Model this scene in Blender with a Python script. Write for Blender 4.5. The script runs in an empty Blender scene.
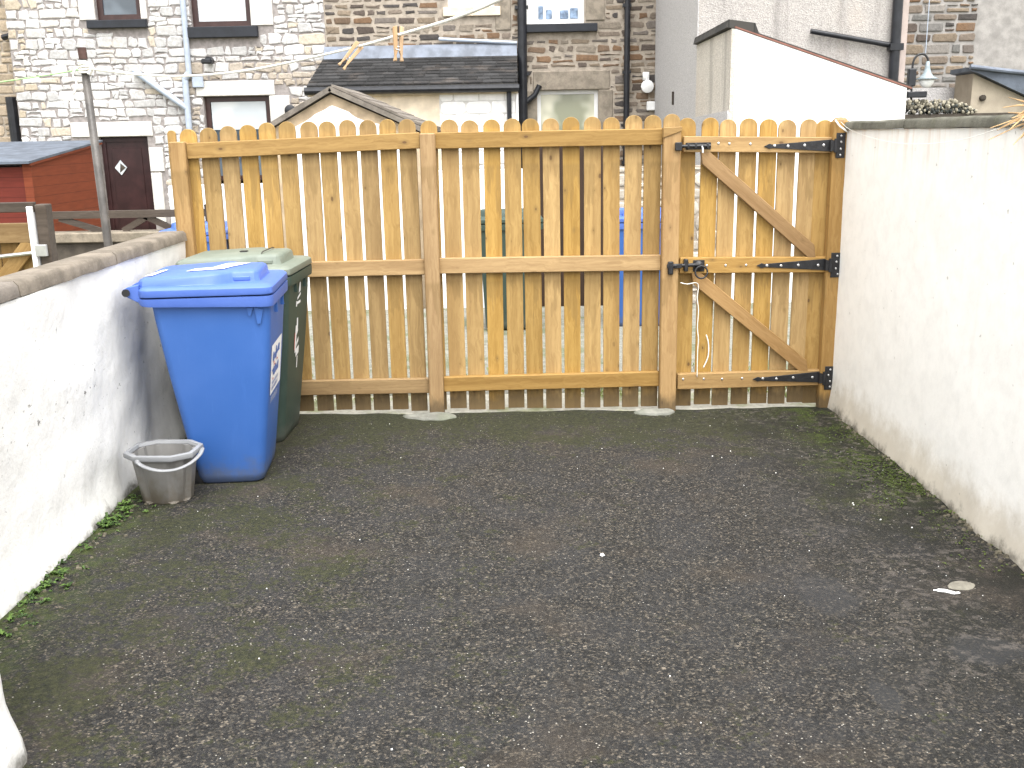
import bpy, bmesh, math, random
from mathutils import Vector, Matrix, noise
random.seed(7)
R = math.radians
S = bpy.context.scene
COL = S.collection

# ------------------------------------------------------------------ helpers
class MB:
    """collects shapes, then links them as one mesh object"""
    def __init__(self):
        self.bm = bmesh.new()
        self.cl = self.bm.loops.layers.float_color.new('Col')
        self.mi = 0
        self.col = (1, 1, 1, 1)
    def face(self, vs):
        try:
            f = self.bm.faces.new(vs)
        except ValueError:
            return None
        f.material_index = self.mi
        for l in f.loops: l[self.cl] = self.col
        return f
    def verts(self, pts): return [self.bm.verts.new(p) for p in pts]
    def quad(self, *pts): return self.face(self.verts(pts))
    def box(self, x0, x1, y0, y1, z0, z1, bev=0.0, seg=1, M=None):
        b = bmesh.new()
        bmesh.ops.create_cube(b, size=1)
        for v in b.verts:
            v.co = Vector(((x0+x1)/2+v.co.x*(x1-x0), (y0+y1)/2+v.co.y*(y1-y0), (z0+z1)/2+v.co.z*(z1-z0)))
        if bev: bmesh.ops.bevel(b, geom=list(b.edges), offset=bev, segments=seg, affect='EDGES', profile=.5)
        self.merge(b, M)
    def merge(self, b, M=None):
        mp = {}
        for v in b.verts: mp[v] = self.bm.verts.new((M @ v.co) if M else v.co)
        for f in b.faces:
            self.face([mp[v] for v in f.verts])
        b.free()
    def prism(self, poly, a0, a1, axis='y', bev=0.0, seg=1, M=None):
        """poly of 2-d points extruded along an axis: y -> (x,z); z -> (x,y); x -> (y,z)"""
        b = bmesh.new()
        def P(p, a):
            return {'y': (p[0], a, p[1]), 'z': (p[0], p[1], a), 'x': (a, p[0], p[1])}[axis]
        A = [b.verts.new(P(p, a0)) for p in poly]; B = [b.verts.new(P(p, a1)) for p in poly]
        n = len(poly)
        b.faces.new(A); b.faces.new(B[::-1])
        for i in range(n): b.faces.new((A[i], B[i], B[(i+1) % n], A[(i+1) % n]))
        bmesh.ops.recalc_face_normals(b, faces=list(b.faces))
        if bev: bmesh.ops.bevel(b, geom=list(b.edges), offset=bev, segments=seg, affect='EDGES', profile=.5)
        self.merge(b, M)
    def loft(self, rings, cap0=True, cap1=True):
        R_ = [self.verts(r) for r in rings]
        n = len(rings[0])
        for a, b in zip(R_[:-1], R_[1:]):
            for i in range(n): self.face((a[i], a[(i+1) % n], b[(i+1) % n], b[i]))
        if cap0: self.face(R_[0][::-1])
        if cap1: self.face(R_[-1])
    def tube(self, pts, r, n=8, caps=True, flat=None):
        pts = [Vector(p) for p in pts]
        rings = []
        up = Vector((0, 0, 1))
        last = None
        for i, p in enumerate(pts):
            t = (pts[min(i+1, len(pts)-1)]-pts[max(i-1, 0)]).normalized()
            if last is None:
                a = up if abs(t.z) < .9 else Vector((1, 0, 0))
                u = t.cross(a).normalized()
            else:
                u = (last-t*last.dot(t)).normalized()
            last = u
            w = t.cross(u)
            rr = r[i] if isinstance(r, (list, tuple)) else r
            fu, fw = flat if flat else (1, 1)
            rings.append([p+u*(rr*fu*math.cos(2*math.pi*k/n))+w*(rr*fw*math.sin(2*math.pi*k/n)) for k in range(n)])
        self.loft(rings, caps, caps)
    def lathe(self, prof, c, n=20, axis='z'):
        rings = []
        for r, h in prof:
            ring = []
            for k in range(n):
                a = 2*math.pi*k/n
                if axis == 'z': ring.append((c[0]+r*math.cos(a), c[1]+r*math.sin(a), c[2]+h))
                elif axis == 'y': ring.append((c[0]+r*math.cos(a), c[1]+h, c[2]+r*math.sin(a)))
                else: ring.append((c[0]+h, c[1]+r*math.cos(a), c[2]+r*math.sin(a)))
            rings.append(ring)
        self.loft(rings)

def obj(name, mb, mats, parent=None, off=None, smooth=False, auto=None, loc=None, rot=None):
    me = bpy.data.meshes.new(name)
    if off is not None:
        o_ = Vector(off)
        for v in mb.bm.verts: v.co -= o_
    bmesh.ops.recalc_face_normals(mb.bm, faces=list(mb.bm.faces))
    mb.bm.to_mesh(me); mb.bm.free()
    if not isinstance(mats, (list, tuple)): mats = [mats]
    for m in mats: me.materials.append(m)
    if smooth or auto:
        me.polygons.foreach_set('use_smooth', [True]*len(me.polygons))
        if auto: me.set_sharp_from_angle(angle=R(auto))
    o = bpy.data.objects.new(name, me); COL.objects.link(o)
    if parent: o.parent = parent
    if loc is not None: o.location = loc
    if rot is not None: o.rotation_euler = rot
    return o

def islands(mb):
    seen = set(); out = []
    mb.bm.verts.ensure_lookup_table()
    for v in mb.bm.verts:
        if v in seen: continue
        st = [v]; seen.add(v); fs = set()
        while st:
            u = st.pop()
            for f in u.link_faces:
                fs.add(f)
                for q in f.verts:
                    if q not in seen: seen.add(q); st.append(q)
        out.append(fs)
    return out
def split_mb(mb):
    res = []
    for fs in islands(mb):
        n = MB(); mp = {}
        for f in fs:
            for v in f.verts:
                if v not in mp: mp[v] = n.bm.verts.new(v.co)
            n.mi = f.material_index; n.col = tuple(f.loops[0][mb.cl]); n.face([mp[v] for v in f.verts])
        res.append(n)
    mb.bm.free()
    return res
def tag(o, label=None, cat=None, group=None, kind=None):
    if label: o['label'] = label
    if cat: o['category'] = cat
    if group: o['group'] = group
    if kind: o['kind'] = kind
    return o

class Thing:
    def __init__(self, name, label, cat, loc=(0, 0, 0), rz=0, group=None):
        self.e = bpy.data.objects.new(name, None); COL.objects.link(self.e)
        self.e.empty_display_size = .1
        self.loc = Vector(loc); self.e.location = loc; self.e.rotation_euler = (0, 0, rz)
        tag(self.e, label, cat, group)
    def part(self, name, mb, mats, world=False, split=False, **k):
        if split: return [self.part(name, m_, mats, world, **k) for m_ in split_mb(mb)]
        return obj(name, mb, mats, self.e, off=self.loc if world else None, **k)
    def sub(self, name, mb, mats, parent, world=False, split=False, **k):
        if split: return [self.sub(name, m_, mats, parent, world, **k) for m_ in split_mb(mb)]
        return obj(name, mb, mats, parent, off=self.loc if world else None, **k)

def copy_tree(o, parent=None):
    c = o.copy(); COL.objects.link(c)
    if parent: c.parent = parent
    for ch in list(o.children):
        if not ch.name.startswith(('lettering', 'sticker', 'lid_label', 'lid_wire')): copy_tree(ch, c)
    return c

def solo(name, mb, mats, label, cat, base, group=None, kind=None, **k):
    o = obj(name, mb, mats, None, off=base, loc=base, **k)
    return tag(o, label, cat, group, kind)

# ------------------------------------------------------------------ materials
class NT:
    def __init__(self, name):
        self.m = bpy.data.materials.new(name); self.m.use_nodes = True
        self.t = self.m.node_tree; self.b = self.t.nodes['Principled BSDF']
        self.co = None
    def n(self, typ, **kw):
        x = self.t.nodes.new(typ)
        for k, v in kw.items():
            if k in x.inputs: self.set(x.inputs[k], v)
            else: setattr(x, k, v)
        return x
    def set(self, s, v):
        if hasattr(v, 'is_output') or isinstance(v, bpy.types.NodeSocket): self.t.links.new(v, s)
        else: s.default_value = v
    def coord(self, kind='Object', scale=(1, 1, 1), loc=None, rnd=False):
        c = self.n('ShaderNodeTexCoord')
        out = c.outputs[kind]
        mp = self.n('ShaderNodeMapping'); self.set(mp.inputs['Vector'], out); mp.inputs['Scale'].default_value = scale
        if rnd:
            oi = self.n('ShaderNodeObjectInfo')
            mu = self.n('ShaderNodeMath', operation='MULTIPLY'); self.set(mu.inputs[0], oi.outputs['Random']); mu.inputs[1].default_value = 53.0
            cx = self.n('ShaderNodeCombineXYZ')
            for i in range(3): self.set(cx.inputs[i], mu.outputs[0])
            self.set(mp.inputs['Location'], cx.outputs[0])
        elif loc: mp.inputs['Location'].default_value = loc
        return mp.outputs[0]
    def world(self, scale=(1, 1, 1), loc=(0, 0, 0)):
        g = self.n('ShaderNodeNewGeometry')
        mp = self.n('ShaderNodeMapping'); self.set(mp.inputs['Vector'], g.outputs['Position'])
        mp.inputs['Scale'].default_value = scale; mp.inputs['Location'].default_value = loc
        return mp.outputs[0]
    def noise(self, vec, scale, detail=4, rough=.55, dist=0):
        x = self.n('ShaderNodeTexNoise'); self.set(x.inputs['Vector'], vec)
        x.inputs['Scale'].default_value = scale; x.inputs['Detail'].default_value = detail
        x.inputs['Roughness'].default_value = rough; x.inputs['Distortion'].default_value = dist
        return x.outputs['Fac']
    def voro(self, vec, scale, feature='F1', out='Distance', rand=1):
        x = self.n('ShaderNodeTexVoronoi', feature=feature); self.set(x.inputs['Vector'], vec)
        x.inputs['Scale'].default_value = scale; x.inputs['Randomness'].default_value = rand
        return x.outputs[out]
    def ramp(self, fac, stops, interp='LINEAR'):
        x = self.n('ShaderNodeValToRGB'); self.set(x.inputs[0], fac)
        r = x.color_ramp; r.interpolation = interp
        while len(r.elements) < len(stops): r.elements.new(.5)
        for e, (p, c) in zip(r.elements, stops):
            e.position = p
            e.color = (c, c, c, 1) if isinstance(c, (int, float)) else (*c[:3], 1)
        return x.outputs[0]
    def step(self, fac, a, b):
        x = self.n('ShaderNodeMapRange'); self.set(x.inputs[0], fac)
        x.interpolation_type = 'SMOOTHSTEP'
        x.inputs[1].default_value = a; x.inputs[2].default_value = b
        return x.outputs[0]
    def mix(self, fac, a, b, mode='MIX'):
        x = self.n('ShaderNodeMix', data_type='RGBA', blend_type=mode)
        self.set(x.inputs[0], fac)
        for s, v in ((x.inputs[6], a), (x.inputs[7], b)):
            self.set(s, (*v, 1) if isinstance(v, tuple) and len(v) == 3 else v)
        return x.outputs[2]
    def math(self, op, a, b=None, clamp=False):
        x = self.n('ShaderNodeMath', operation=op); x.use_clamp = clamp
        self.set(x.inputs[0], a)
        if b is not None: self.set(x.inputs[1], b)
        return x.outputs[0]
    def sep(self, vec):
        x = self.n('ShaderNodeSeparateXYZ'); self.set(x.inputs[0], vec); return x.outputs
    def bump(self, h, strength=.5, dist=.01, prev=None):
        x = self.n('ShaderNodeBump'); self.set(x.inputs['Height'], h)
        x.inputs['Strength'].default_value = strength; x.inputs['Distance'].default_value = dist
        if prev: self.set(x.inputs['Normal'], prev)
        return x.outputs[0]
    def done(self, col, rough=.6, nrm=None, spec=.4, metal=0):
        self.set(self.b.inputs['Base Color'], (*col, 1) if isinstance(col, tuple) else col)
        self.set(self.b.inputs['Roughness'], rough)
        self.set(self.b.inputs['Metallic'], metal)
        self.set(self.b.inputs['Specular IOR Level'], spec)
        if nrm is not None: self.set(self.b.inputs['Normal'], nrm)
        return self.m

def m_wood(name, c0, c1, axis='z', damp=None, top=None, knots=True, rough=.62):
    N = NT(name)
    sc = {'z': (1, 1, .06), 'x': (.06, 1, 1)}[axis]
    v = N.coord('Object', sc, rnd=True)
    warp = N.noise(N.coord('Object', (1, 1, 1), rnd=True), 5, 2)
    vv = N.n('ShaderNodeVectorMath', operation='MULTIPLY_ADD')
    N.set(vv.inputs[0], warp); vv.inputs[1].default_value = (.05, .05, .05); N.set(vv.inputs[2], v)
    g1 = N.noise(vv.outputs[0], 42, 5, .65, .6)
    g2 = N.noise(vv.outputs[0], 150, 3, .6)
    g = N.math('ADD', N.math('MULTIPLY', g1, .7), N.math('MULTIPLY', g2, .3))
    col = N.mix(N.step(g, .35, .66), c0, c1)
    big = N.noise(N.coord('Object', sc if axis == 'z' else sc, rnd=True), 11, 2)
    col = N.mix(N.math('MULTIPLY', N.step(big, .42, .68), .45), col, tuple(x*y for x, y in zip(c1, (.72, .66, .58))))
    # each board its own tone
    oi = N.n('ShaderNodeObjectInfo')
    hs = N.n('ShaderNodeHueSaturation'); N.set(hs.inputs['Color'], col)
    N.set(hs.inputs['Value'], N.math('ADD', N.math('MULTIPLY', oi.outputs['Random'], .34), .80))
    wr = N.math('FRACT', N.math('MULTIPLY', oi.outputs['Random'], 17.3))
    N.set(hs.inputs['Saturation'], N.math('ADD', N.math('MULTIPLY', wr, .20), .90))
    col = hs.outputs[0]
    if knots:
        ks = {'z': (1, .6, .55), 'x': (.55, .6, 1)}[axis]
        kv0 = N.coord('Object', ks, rnd=True)
        ss = N.sep(kv0); cc = N.n('ShaderNodeCombineXYZ'); N.set(cc.inputs[0], ss[0]); N.set(cc.inputs[1], ss[2]); kv = cc.outputs[0]
        kx = N.n('ShaderNodeTexVoronoi', voronoi_dimensions='2D'); N.set(kx.inputs['Vector'], kv); kx.inputs['Scale'].default_value = 6.5
        kd = kx.outputs['Distance']
        kc = N.n('ShaderNodeSeparateColor'); N.set(kc.inputs[0], kx.outputs['Color'])
        kd = N.math('ADD', kd, N.math('MULTIPLY', kc.outputs[0], .055))
        kon = N.step(kc.outputs[1], .25, .75)
        kn = N.noise(kv, 40, 2)
        kd = N.math('ADD', kd, N.math('MULTIPLY', N.math('SUBTRACT', kn, .5), .05))
        halo = N.step(kd, .17, .06)
        core = N.step(kd, .066, .04)
        col = N.mix(N.math('MULTIPLY', N.math('MULTIPLY', halo, .42), kon), col, tuple(x*.55 for x in c1))
        col = N.mix(N.math('MULTIPLY', N.math('MULTIPLY', core, .75), N.math('ADD', N.math('MULTIPLY', kon, .8), .2)), col, (.085, .04, .018))
    ob = N.sep(N.coord('Object'))
    if damp:
        d = N.math('ADD', ob[2], N.math('MULTIPLY', N.math('SUBTRACT', N.noise(N.coord('Object', (1, 1, .4), rnd=True), 26, 3), .5), .14))
        col = N.mix(N.math('MULTIPLY', N.step(d, damp, damp-.09), .8), col, (.085, .06, .032))
        # weathered green-brown runs, longest under the rails
        st = N.noise(N.coord('Object', (1, 1, .12), rnd=True), 22, 3)
        for zr in (1.52, .82):
            dd = N.math('SUBTRACT', zr, ob[2])
            m_ = N.math('MULTIPLY', N.step(dd, -.02, .01), N.step(N.math('SUBTRACT', dd, N.math('MULTIPLY', N.step(st, .38, .72), .34)), .02, -.05))
            col = N.mix(N.math('MULTIPLY', m_, .34), col, (.16, .10, .035))
    if top:
        tp = N.math('ADD', ob[2], N.math('MULTIPLY', N.math('SUBTRACT', N.noise(N.coord('Object', rnd=True), 18, 2), .5), .12))
        col = N.mix(N.math('MULTIPLY', N.step(tp, top, top+.05), .42), col, (.20, .13, .045))
    nb = N.bump(g, .35, .004)
    return N.done(col, rough, nb, .3)

def m_flat(name, col, rough=.5, var=.12, scale=8, bump=0, spec=.4, metal=0, bscale=60):
    N = NT(name); v = N.coord('Object')
    f = N.noise(v, scale, 4)
    c = N.mix(N.step(f, .3, .7), tuple(x*(1-var) for x in col), tuple(min(1, x*(1+var)) for x in col))
    nb = N.bump(N.noise(v, bscale, 3), bump, .01) if bump else None
    return N.done(c, rough, nb, spec, metal)

W0, W1 = (.42, .272, .099), (.30, .184, .061)
M = {}
M['picket'] = m_wood('picket timber', W0, W1, 'z', damp=.15, top=1.72)
M['rail'] = m_wood('rail timber', (.375, .24, .095), (.27, .163, .060), 'x')
M['post'] = m_wood('post timber', (.37, .235, .10), (.28, .168, .066), 'z', damp=.12)
M['brace'] = m_wood('brace timber', (.35, .215, .092), (.26, .15, .056), 'x')
M['old_timber'] = m_wood('old grey timber', (.075, .058, .045), (.045, .034, .026), 'x', knots=False)
M['pale_timber'] = m_wood('pale gate timber', (.26, .165, .065), (.18, .105, .035), 'x')
M['redwood'] = None
M['iron'] = m_flat('black iron', (.018, .018, .02), .42, .3, 30, .15)
M['bolt'] = m_flat('zinc screw heads', (.55, .55, .55), .35, .1, 20, 0, .5, .8)
M['lead'] = m_flat('lead flashing', (.13, .15, .19), .5, .3, 5, .1)
M['black_plastic'] = m_flat('black plastic pipe', (.015, .016, .02), .35, .3, 10)
M['white_plastic'] = m_flat('white plastic', (.80, .80, .80), .35, .04, 10)
M['grey_pipe'] = m_flat('pale grey pipe', (.36, .41, .49), .4, .08, 10)
M['brown_frame'] = m_flat('brown window frame', (.045, .022, .02), .3, .2, 8)
M['sill'] = m_flat('dark painted sill', (.012, .014, .020), .5, .2, 8, .1)
M['rope'] = m_flat('white cord', (.80, .78, .72), .8, .08, 60, .3, bscale=200)
M['green_cord'] = m_flat('green cord', (.30, .50, .22), .7, .1, 40)
M['peg'] = m_wood('peg wood', (.52, .36, .225), (.44, .285, .16), 'z', knots=False)
M['straw'] = m_flat('straw', (.42, .275, .135), .7, .3, 30)
M['paper'] = m_flat('white paper', (.80, .80, .78), .8, .05, 30)
M['label'] = m_flat('white sticker', (.80, .82, .85), .4, .04, 30)
M['label_blue'] = m_flat('blue print', (.03, .12, .42), .4, .1, 30)
M['label_red'] = m_flat('red print', (.55, .10, .07), .4, .1, 30)
M['rubber'] = m_flat('black rubber', (.02, .02, .02), .7, .2, 30)
M['rubble'] = m_flat('mossy rubble', (.10, .088, .062), .9, .5, 30, .3)
M['warm_stone'] = m_flat('pale stone', (.20, .185, .15), .9, .2, 40, .3)

def m_render(name, base, stain, zbase, side):
    """rough painted masonry with stains of its own"""
    N = NT(name); v = N.world()
    z = N.sep(v)[2]
    lump = N.noise(v, 3.2, 3, .5); mid = N.noise(v, 14, 4, .6); fine = N.noise(v, 90, 3)
    col = N.mix(N.step(mid, .35, .72), base, tuple(x*.93 for x in base))
    streak = N.noise(N.world((1, 1, .12)), 9, 4, .6)
    col = N.mix(N.math('MULTIPLY', N.step(streak, .58, .8), .20 if side == 'l' else .10), col, stain)
    edge = N.math('ADD', z, N.math('MULTIPLY', N.math('SUBTRACT', N.noise(v, 8, 5, .7), .5), .26))
    col = N.mix(N.math('MULTIPLY', N.step(edge, zbase, zbase-.2), .7), col, tuple(x*.72 for x in stain))
    col = N.mix(N.math('MULTIPLY', N.step(edge, .05, -.04), .8), col, (.055, .05, .035))
    if side == 'l':
        band = N.math('MULTIPLY', N.step(z, .42, .55), N.step(z, .86, .68))
        pit = N.math('MULTIPLY', N.step(N.noise(N.world((1, 1, 1.6)), 17, 3, .7), .655, .70), band)
        pit2 = N.step(N.noise(v, 34, 2), .715, .75)
        col = N.mix(N.math('MULTIPLY', N.math('MAXIMUM', pit, N.math('MULTIPLY', pit2, .6)), .75), col, (.11, .10, .085))
        blot = N.math('MULTIPLY', N.step(N.noise(v, 3.2, 6, .7), .54, .72), .24)
        col = N.mix(blot, col, (.40, .38, .345))
    else:
        tops = N.math('MULTIPLY', N.step(z, 1.40, 1.69), N.step(N.noise(N.world((1, 1, .06)), 16, 3), .45, .7))
        col = N.mix(N.math('MULTIPLY', tops, .5), col, (.62, .44, .30))
        blot = N.math('MULTIPLY', N.step(N.noise(v, 7, 5, .7), .64, .78), .14)
        col = N.mix(blot, col, (.40, .37, .31))
        pit2 = N.step(N.noise(v, 26, 2), .735, .76)
        col = N.mix(N.math('MULTIPLY', pit2, .5), col, (.25, .22, .18))
    h = N.math('ADD', N.math('MULTIPLY', lump, 1.2), N.math('ADD', N.math('MULTIPLY', mid, .5), N.math('MULTIPLY', fine, .14)))
    return N.done(col, .85, N.bump(h, .30 if side == 'l' else .10, .03), .2)
M['render_l'] = m_render('white render left', (.78, .77, .745), (.45, .42, .36), .10, 'l')
M['render_r'] = m_render('white render right', (.86, .845, .80), (.58, .50, .37), .26, 'r')

def m_coping(name, base, moss):
    N = NT(name); v = N.world()
    a = N.noise(v, 7, 5, .65); b = N.noise(v, 60, 4, .7)
    c = N.mix(N.step(a, .35, .66), base, tuple(x*.62 for x in base))
    c = N.mix(N.math('MULTIPLY', N.step(N.noise(v, 5, 4), .5, .68), .5), c, moss)
    c = N.mix(N.math('MULTIPLY', N.step(b, .55, .75), .5), c, tuple(x*1.35 for x in base))
    return N.done(c, .9, N.bump(b, .6, .008), .2)
M['coping_l'] = m_coping('stone coping', (.21, .18, .145), (.11, .095, .075))
M['coping_l2'] = m_coping('grey stone coping', (.20, .175, .15), (.10, .09, .07))
M['coping_r'] = m_coping('dark green coping', (.13, .125, .10), (.075, .075, .045))
M['concrete'] = m_coping('mortar footing', (.23, .23, .20), (.13, .145, .10))

def m_asphalt():
    N = NT('worn asphalt'); v = N.world()
    big = N.noise(N.world((1, 1, 1), (3.1, 1.7, 0)), .9, 5, .6)
    mid = N.noise(v, 3.5, 5, .65)
    cellc = N.voro(v, 150, 'F1', 'Color'); celld = N.voro(v, 150)
    cell2 = N.voro(v, 70, 'F1', 'Color')
    r = N.n('ShaderNodeSeparateColor'); N.set(r.inputs[0], cellc)
    r2 = N.n('ShaderNodeSeparateColor'); N.set(r2.inputs[0], cell2)
    tone = N.ramp(r.outputs[0], [(0, (.008, .008, .008)), (.45, (.019, .0185, .0175)), (.75, (.036, .033, .028)), (.92, (.074, .063, .048)), (1, (.14, .118, .092))])
    tone2 = N.ramp(r2.outputs[1], [(0, .55), (.6, .95), (1, 1.5)])
    c = N.mix(1, tone, tone2, 'MULTIPLY')
    c = N.mix(N.math('MULTIPLY', N.step(mid, .38, .66), .38), c, tuple((.029, .029, .031)))
    # worn brownish patches
    c = N.mix(N.math('MULTIPLY', N.step(N.noise(N.world(loc=(9, 4, 0)), 1.9, 4, .6), .52, .7), .40), c, (.055, .042, .030))
    # moss: left half, along the fence and along the right wall
    p = N.sep(v)
    left = N.step(p[0], .5, -1.7)
    right = N.math('MULTIPLY', N.step(p[0], 1.05, 2.0), N.step(p[1], 3.2, 5.2))
    back = N.step(p[1], 4.9, 6.0)
    area = N.math('MAXIMUM', N.math('MULTIPLY', left, .55), N.math('MAXIMUM', N.math('MULTIPLY', right, .95), N.math('MULTIPLY', back, .75)))
    ms = N.noise(N.world(loc=(5, 2, 1)), 3.4, 9, .78)
    mf = N.noise(v, 42, 4, .7)
    mossm = N.step(N.math('ADD', N.math('ADD', N.math('MULTIPLY', ms, 1.25), N.math('MULTIPLY', mf, .5)), N.math('MULTIPLY', area, .36)), .99, 1.13)
    green = N.mix(N.step(mf, .35, .65), (.011, .014, .005), (.037, .039, .014))
    c = N.mix(N.math('MULTIPLY', mossm, .78), c, green)
    # vivid moss close to the right wall foot and at the left wall foot
    rw = N.math('SUBTRACT', N.math('SUBTRACT', 2.043, N.math('MULTIPLY', p[1], .0155)), p[0])
    lw = N.math('ADD', p[0], N.math('ADD', 1.846, N.math('MULTIPLY', p[1], .0267)))
    near = N.math('MAXIMUM', N.math('MULTIPLY', N.step(rw, .62, .12), N.step(p[1], 3.9, 5.3)), N.math('MULTIPLY', N.step(lw, .35, .04), .8))
    viv = N.math('MULTIPLY', near, N.step(N.noise(v, 9, 5, .7), .42, .60))
    c = N.mix(N.math('MULTIPLY', viv, .8), c, N.mix(mf, (.022, .032, .006), (.075, .105, .015)))
    # black algae near the right wall
    blk = N.math('MULTIPLY', N.step(rw, 1.3, .1), N.step(N.noise(N.world(loc=(1, 8, 0)), 3.5, 7, .75), .43, .56))
    c = N.mix(N.math('MULTIPLY', blk, .75), c, (.012, .012, .009))
    # smooth dark bitumen repair patches
    patch = None
    for (x, y, rx, ry) in ((1.14, 3.55, .11, .19), (1.52, 3.08, .14, .10), (1.10, 2.83, .05, .10)):
        dx = N.math('DIVIDE', N.math('SUBTRACT', p[0], x), rx); dy = N.math('DIVIDE', N.math('SUBTRACT', p[1], y), ry)
        d = N.math('SQRT', N.math('ADD', N.math('MULTIPLY', dx, dx), N.math('MULTIPLY', dy, dy)))
        d = N.math('ADD', d, N.math('MULTIPLY', N.math('SUBTRACT', N.noise(v, 7, 6, .7), .5), 2.2))
        k = N.step(d, 1.1, .7)
        patch = k if patch is None else N.math('MAXIMUM', patch, k)
    c = N.mix(N.math('MULTIPLY', patch, .6), c, (.019, .0195, .021))
    crust = N.math('MULTIPLY', N.step(p[0], .75, 1.7), N.math('MULTIPLY', N.step(N.noise(N.world(loc=(2, 6, 0)), 2.2, 3), .44, .56), N.step(N.noise(v, 24, 4, .7), .50, .62)))
    c = N.mix(N.math('MULTIPLY', crust, .6), c, (.115, .10, .088))
    chip = N.math('MULTIPLY', N.step(r.outputs[2], .990, .994), N.step(celld, .5, .3))
    c = N.mix(N.math('MULTIPLY', chip, N.math('SUBTRACT', 1, patch)), c, (.33, .31, .27))
    ro = N.math('SUBTRACT', .86, N.math('MULTIPLY', patch, .2))
    h = N.math('ADD', N.math('MULTIPLY', celld, -1.0), N.math('ADD', N.math('MULTIPLY', mid, .6), N.math('MULTIPLY', mf, .7)))
    hh = N.math('MULTIPLY', h, N.math('SUBTRACT', 1, N.math('MULTIPLY', patch, .7)))
    return N.done(c, ro, N.bump(hh, .8, .007), .28)
M['asphalt'] = m_asphalt()

def m_ground(name, a, b, g=None):
    N = NT(name); v = N.world()
    c = N.mix(N.step(N.noise(v, 30, 6, .75), .35, .65), a, b)
    if g: c = N.mix(N.math('MULTIPLY', N.step(N.noise(v, 1.7, 5, .7), .48, .62), .7), c, g)
    return N.done(c, .9, N.bump(N.noise(v, 50, 4), .6, .02), .2)
M['lane'] = m_ground('lane concrete', (.24, .235, .20), (.16, .155, .13), (.10, .115, .055))
M['lane_sunlit'] = m_ground('lane concrete painted sunlit', (.52, .50, .43), (.38, .36, .30), (.20, .22, .08))  # paler lane concrete, the sunlight is put into the colour
M['earth'] = m_ground('earth and grass', (.11, .12, .05), (.16, .14, .09), (.06, .09, .025))

def m_stone(name, rough=.9, stain=None):
    N = NT(name); v = N.world()
    at = N.n('ShaderNodeAttribute', attribute_name='Col')
    f = N.noise(v, 24, 5, .7); g = N.noise(v, 2.2, 4, .6)
    k = N.ramp(f, [(.3, .72), (.7, 1.18)])
    c = N.mix(1, at.outputs['Color'], k, 'MULTIPLY')
    if stain: c = N.mix(N.math('MULTIPLY', N.step(g, .52, .7), stain[3]), c, stain[:3])
    return N.done(c, rough, N.bump(f, .5, .02), .2)
M['stone_white'] = m_stone('whitewashed stone', .85, (.55, .47, .37, .35))
M['stone_brown'] = m_stone('brown stone', .9, (.16, .13, .11, .3))
M['mortar_grey'] = m_flat('grey mortar', (.27, .245, .235), .95, .2, 14, .4)
M['mortar_buff'] = m_flat('buff mortar', (.33, .285, .235), .95, .22, 9, .5)
M['stone_plain'] = m_coping('dressed stone', (.29, .25, .20), (.19, .16, .13))
M['stone_paint'] = m_flat('painted dressed stone', (.56, .54, .51), .85, .1, 9, .3)

def m_pebble(name, base, streaks=True):
    N = NT(name); v = N.world()
    d = N.voro(v, 75, 'F1', 'Color'); s = N.n('ShaderNodeSeparateColor'); N.set(s.inputs[0], d)
    c = N.mix(1, (*base, 1), N.ramp(s.outputs[0], [(0, .80), (.5, 1.0), (1, 1.15)]), 'MULTIPLY')
    if streaks:
        st = N.noise(N.world((1, 1, .1)), 2.6, 5, .65)
        c = N.mix(N.math('MULTIPLY', N.step(st, .48, .66), .6), c, tuple(x*.50 for x in base))
        st2 = N.noise(N.world((1, 1, .5)), 1.3, 4)
        c = N.mix(N.math('MULTIPLY', N.step(st2, .5, .7), .35), c, (.48, .40, .33))
    return N.done(c, .95, N.bump(N.voro(v, 75), .45, .012), .15)
M['pebble'] = m_pebble('grey pebbledash', (.39, .365, .345))
M['pebble_plain'] = m_pebble('smooth grey render', (.47, .455, .45), False)
M['pebble_warm'] = m_pebble('warm pebbledash', (.56, .52, .46))
M['white_paint'] = m_flat('white painted wall', (.84, .84, .84), .8, .03, 4, .2)
M['cream'] = m_flat('cream render', (.66, .56, .43), .9, .14, 5, .3)
M['tan_render'] = m_flat('tan bare render', (.40, .31, .21), .9, .2, 7, .4)
M['beige'] = m_flat('beige render', (.36, .31, .24), .9, .1, 6, .3)
M['slate_grey'] = m_flat('grey roof felt', (.085, .10, .125), .7, .3, 6, .3)

def m_slate(name, a, b, sc):
    N = NT(name)
    v = N.coord('Object')
    br = N.n('ShaderNodeTexBrick'); N.set(br.inputs['Vector'], v)
    br.inputs['Scale'].default_value = 1; br.inputs['Brick Width'].default_value = sc[0]; br.inputs['Row Height'].default_value = sc[1]
    br.inputs['Mortar Size'].default_value = .006; br.inputs['Color1'].default_value = (*a, 1); br.inputs['Color2'].default_value = (*b, 1)
    br.inputs['Mortar'].default_value = (.01, .01, .01, 1); br.inputs['Bias'].default_value = -.2
    c = N.mix(N.math('MULTIPLY', N.noise(v, 20, 4), .5), br.outputs[0], (.055, .05, .045))
    return N.done(c, .75, N.bump(br.outputs['Fac'], -.6, .02), .3)
M['slate'] = m_slate('slate tiles', (.030, .030, .030), (.062, .058, .052), (.26, .14))

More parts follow.
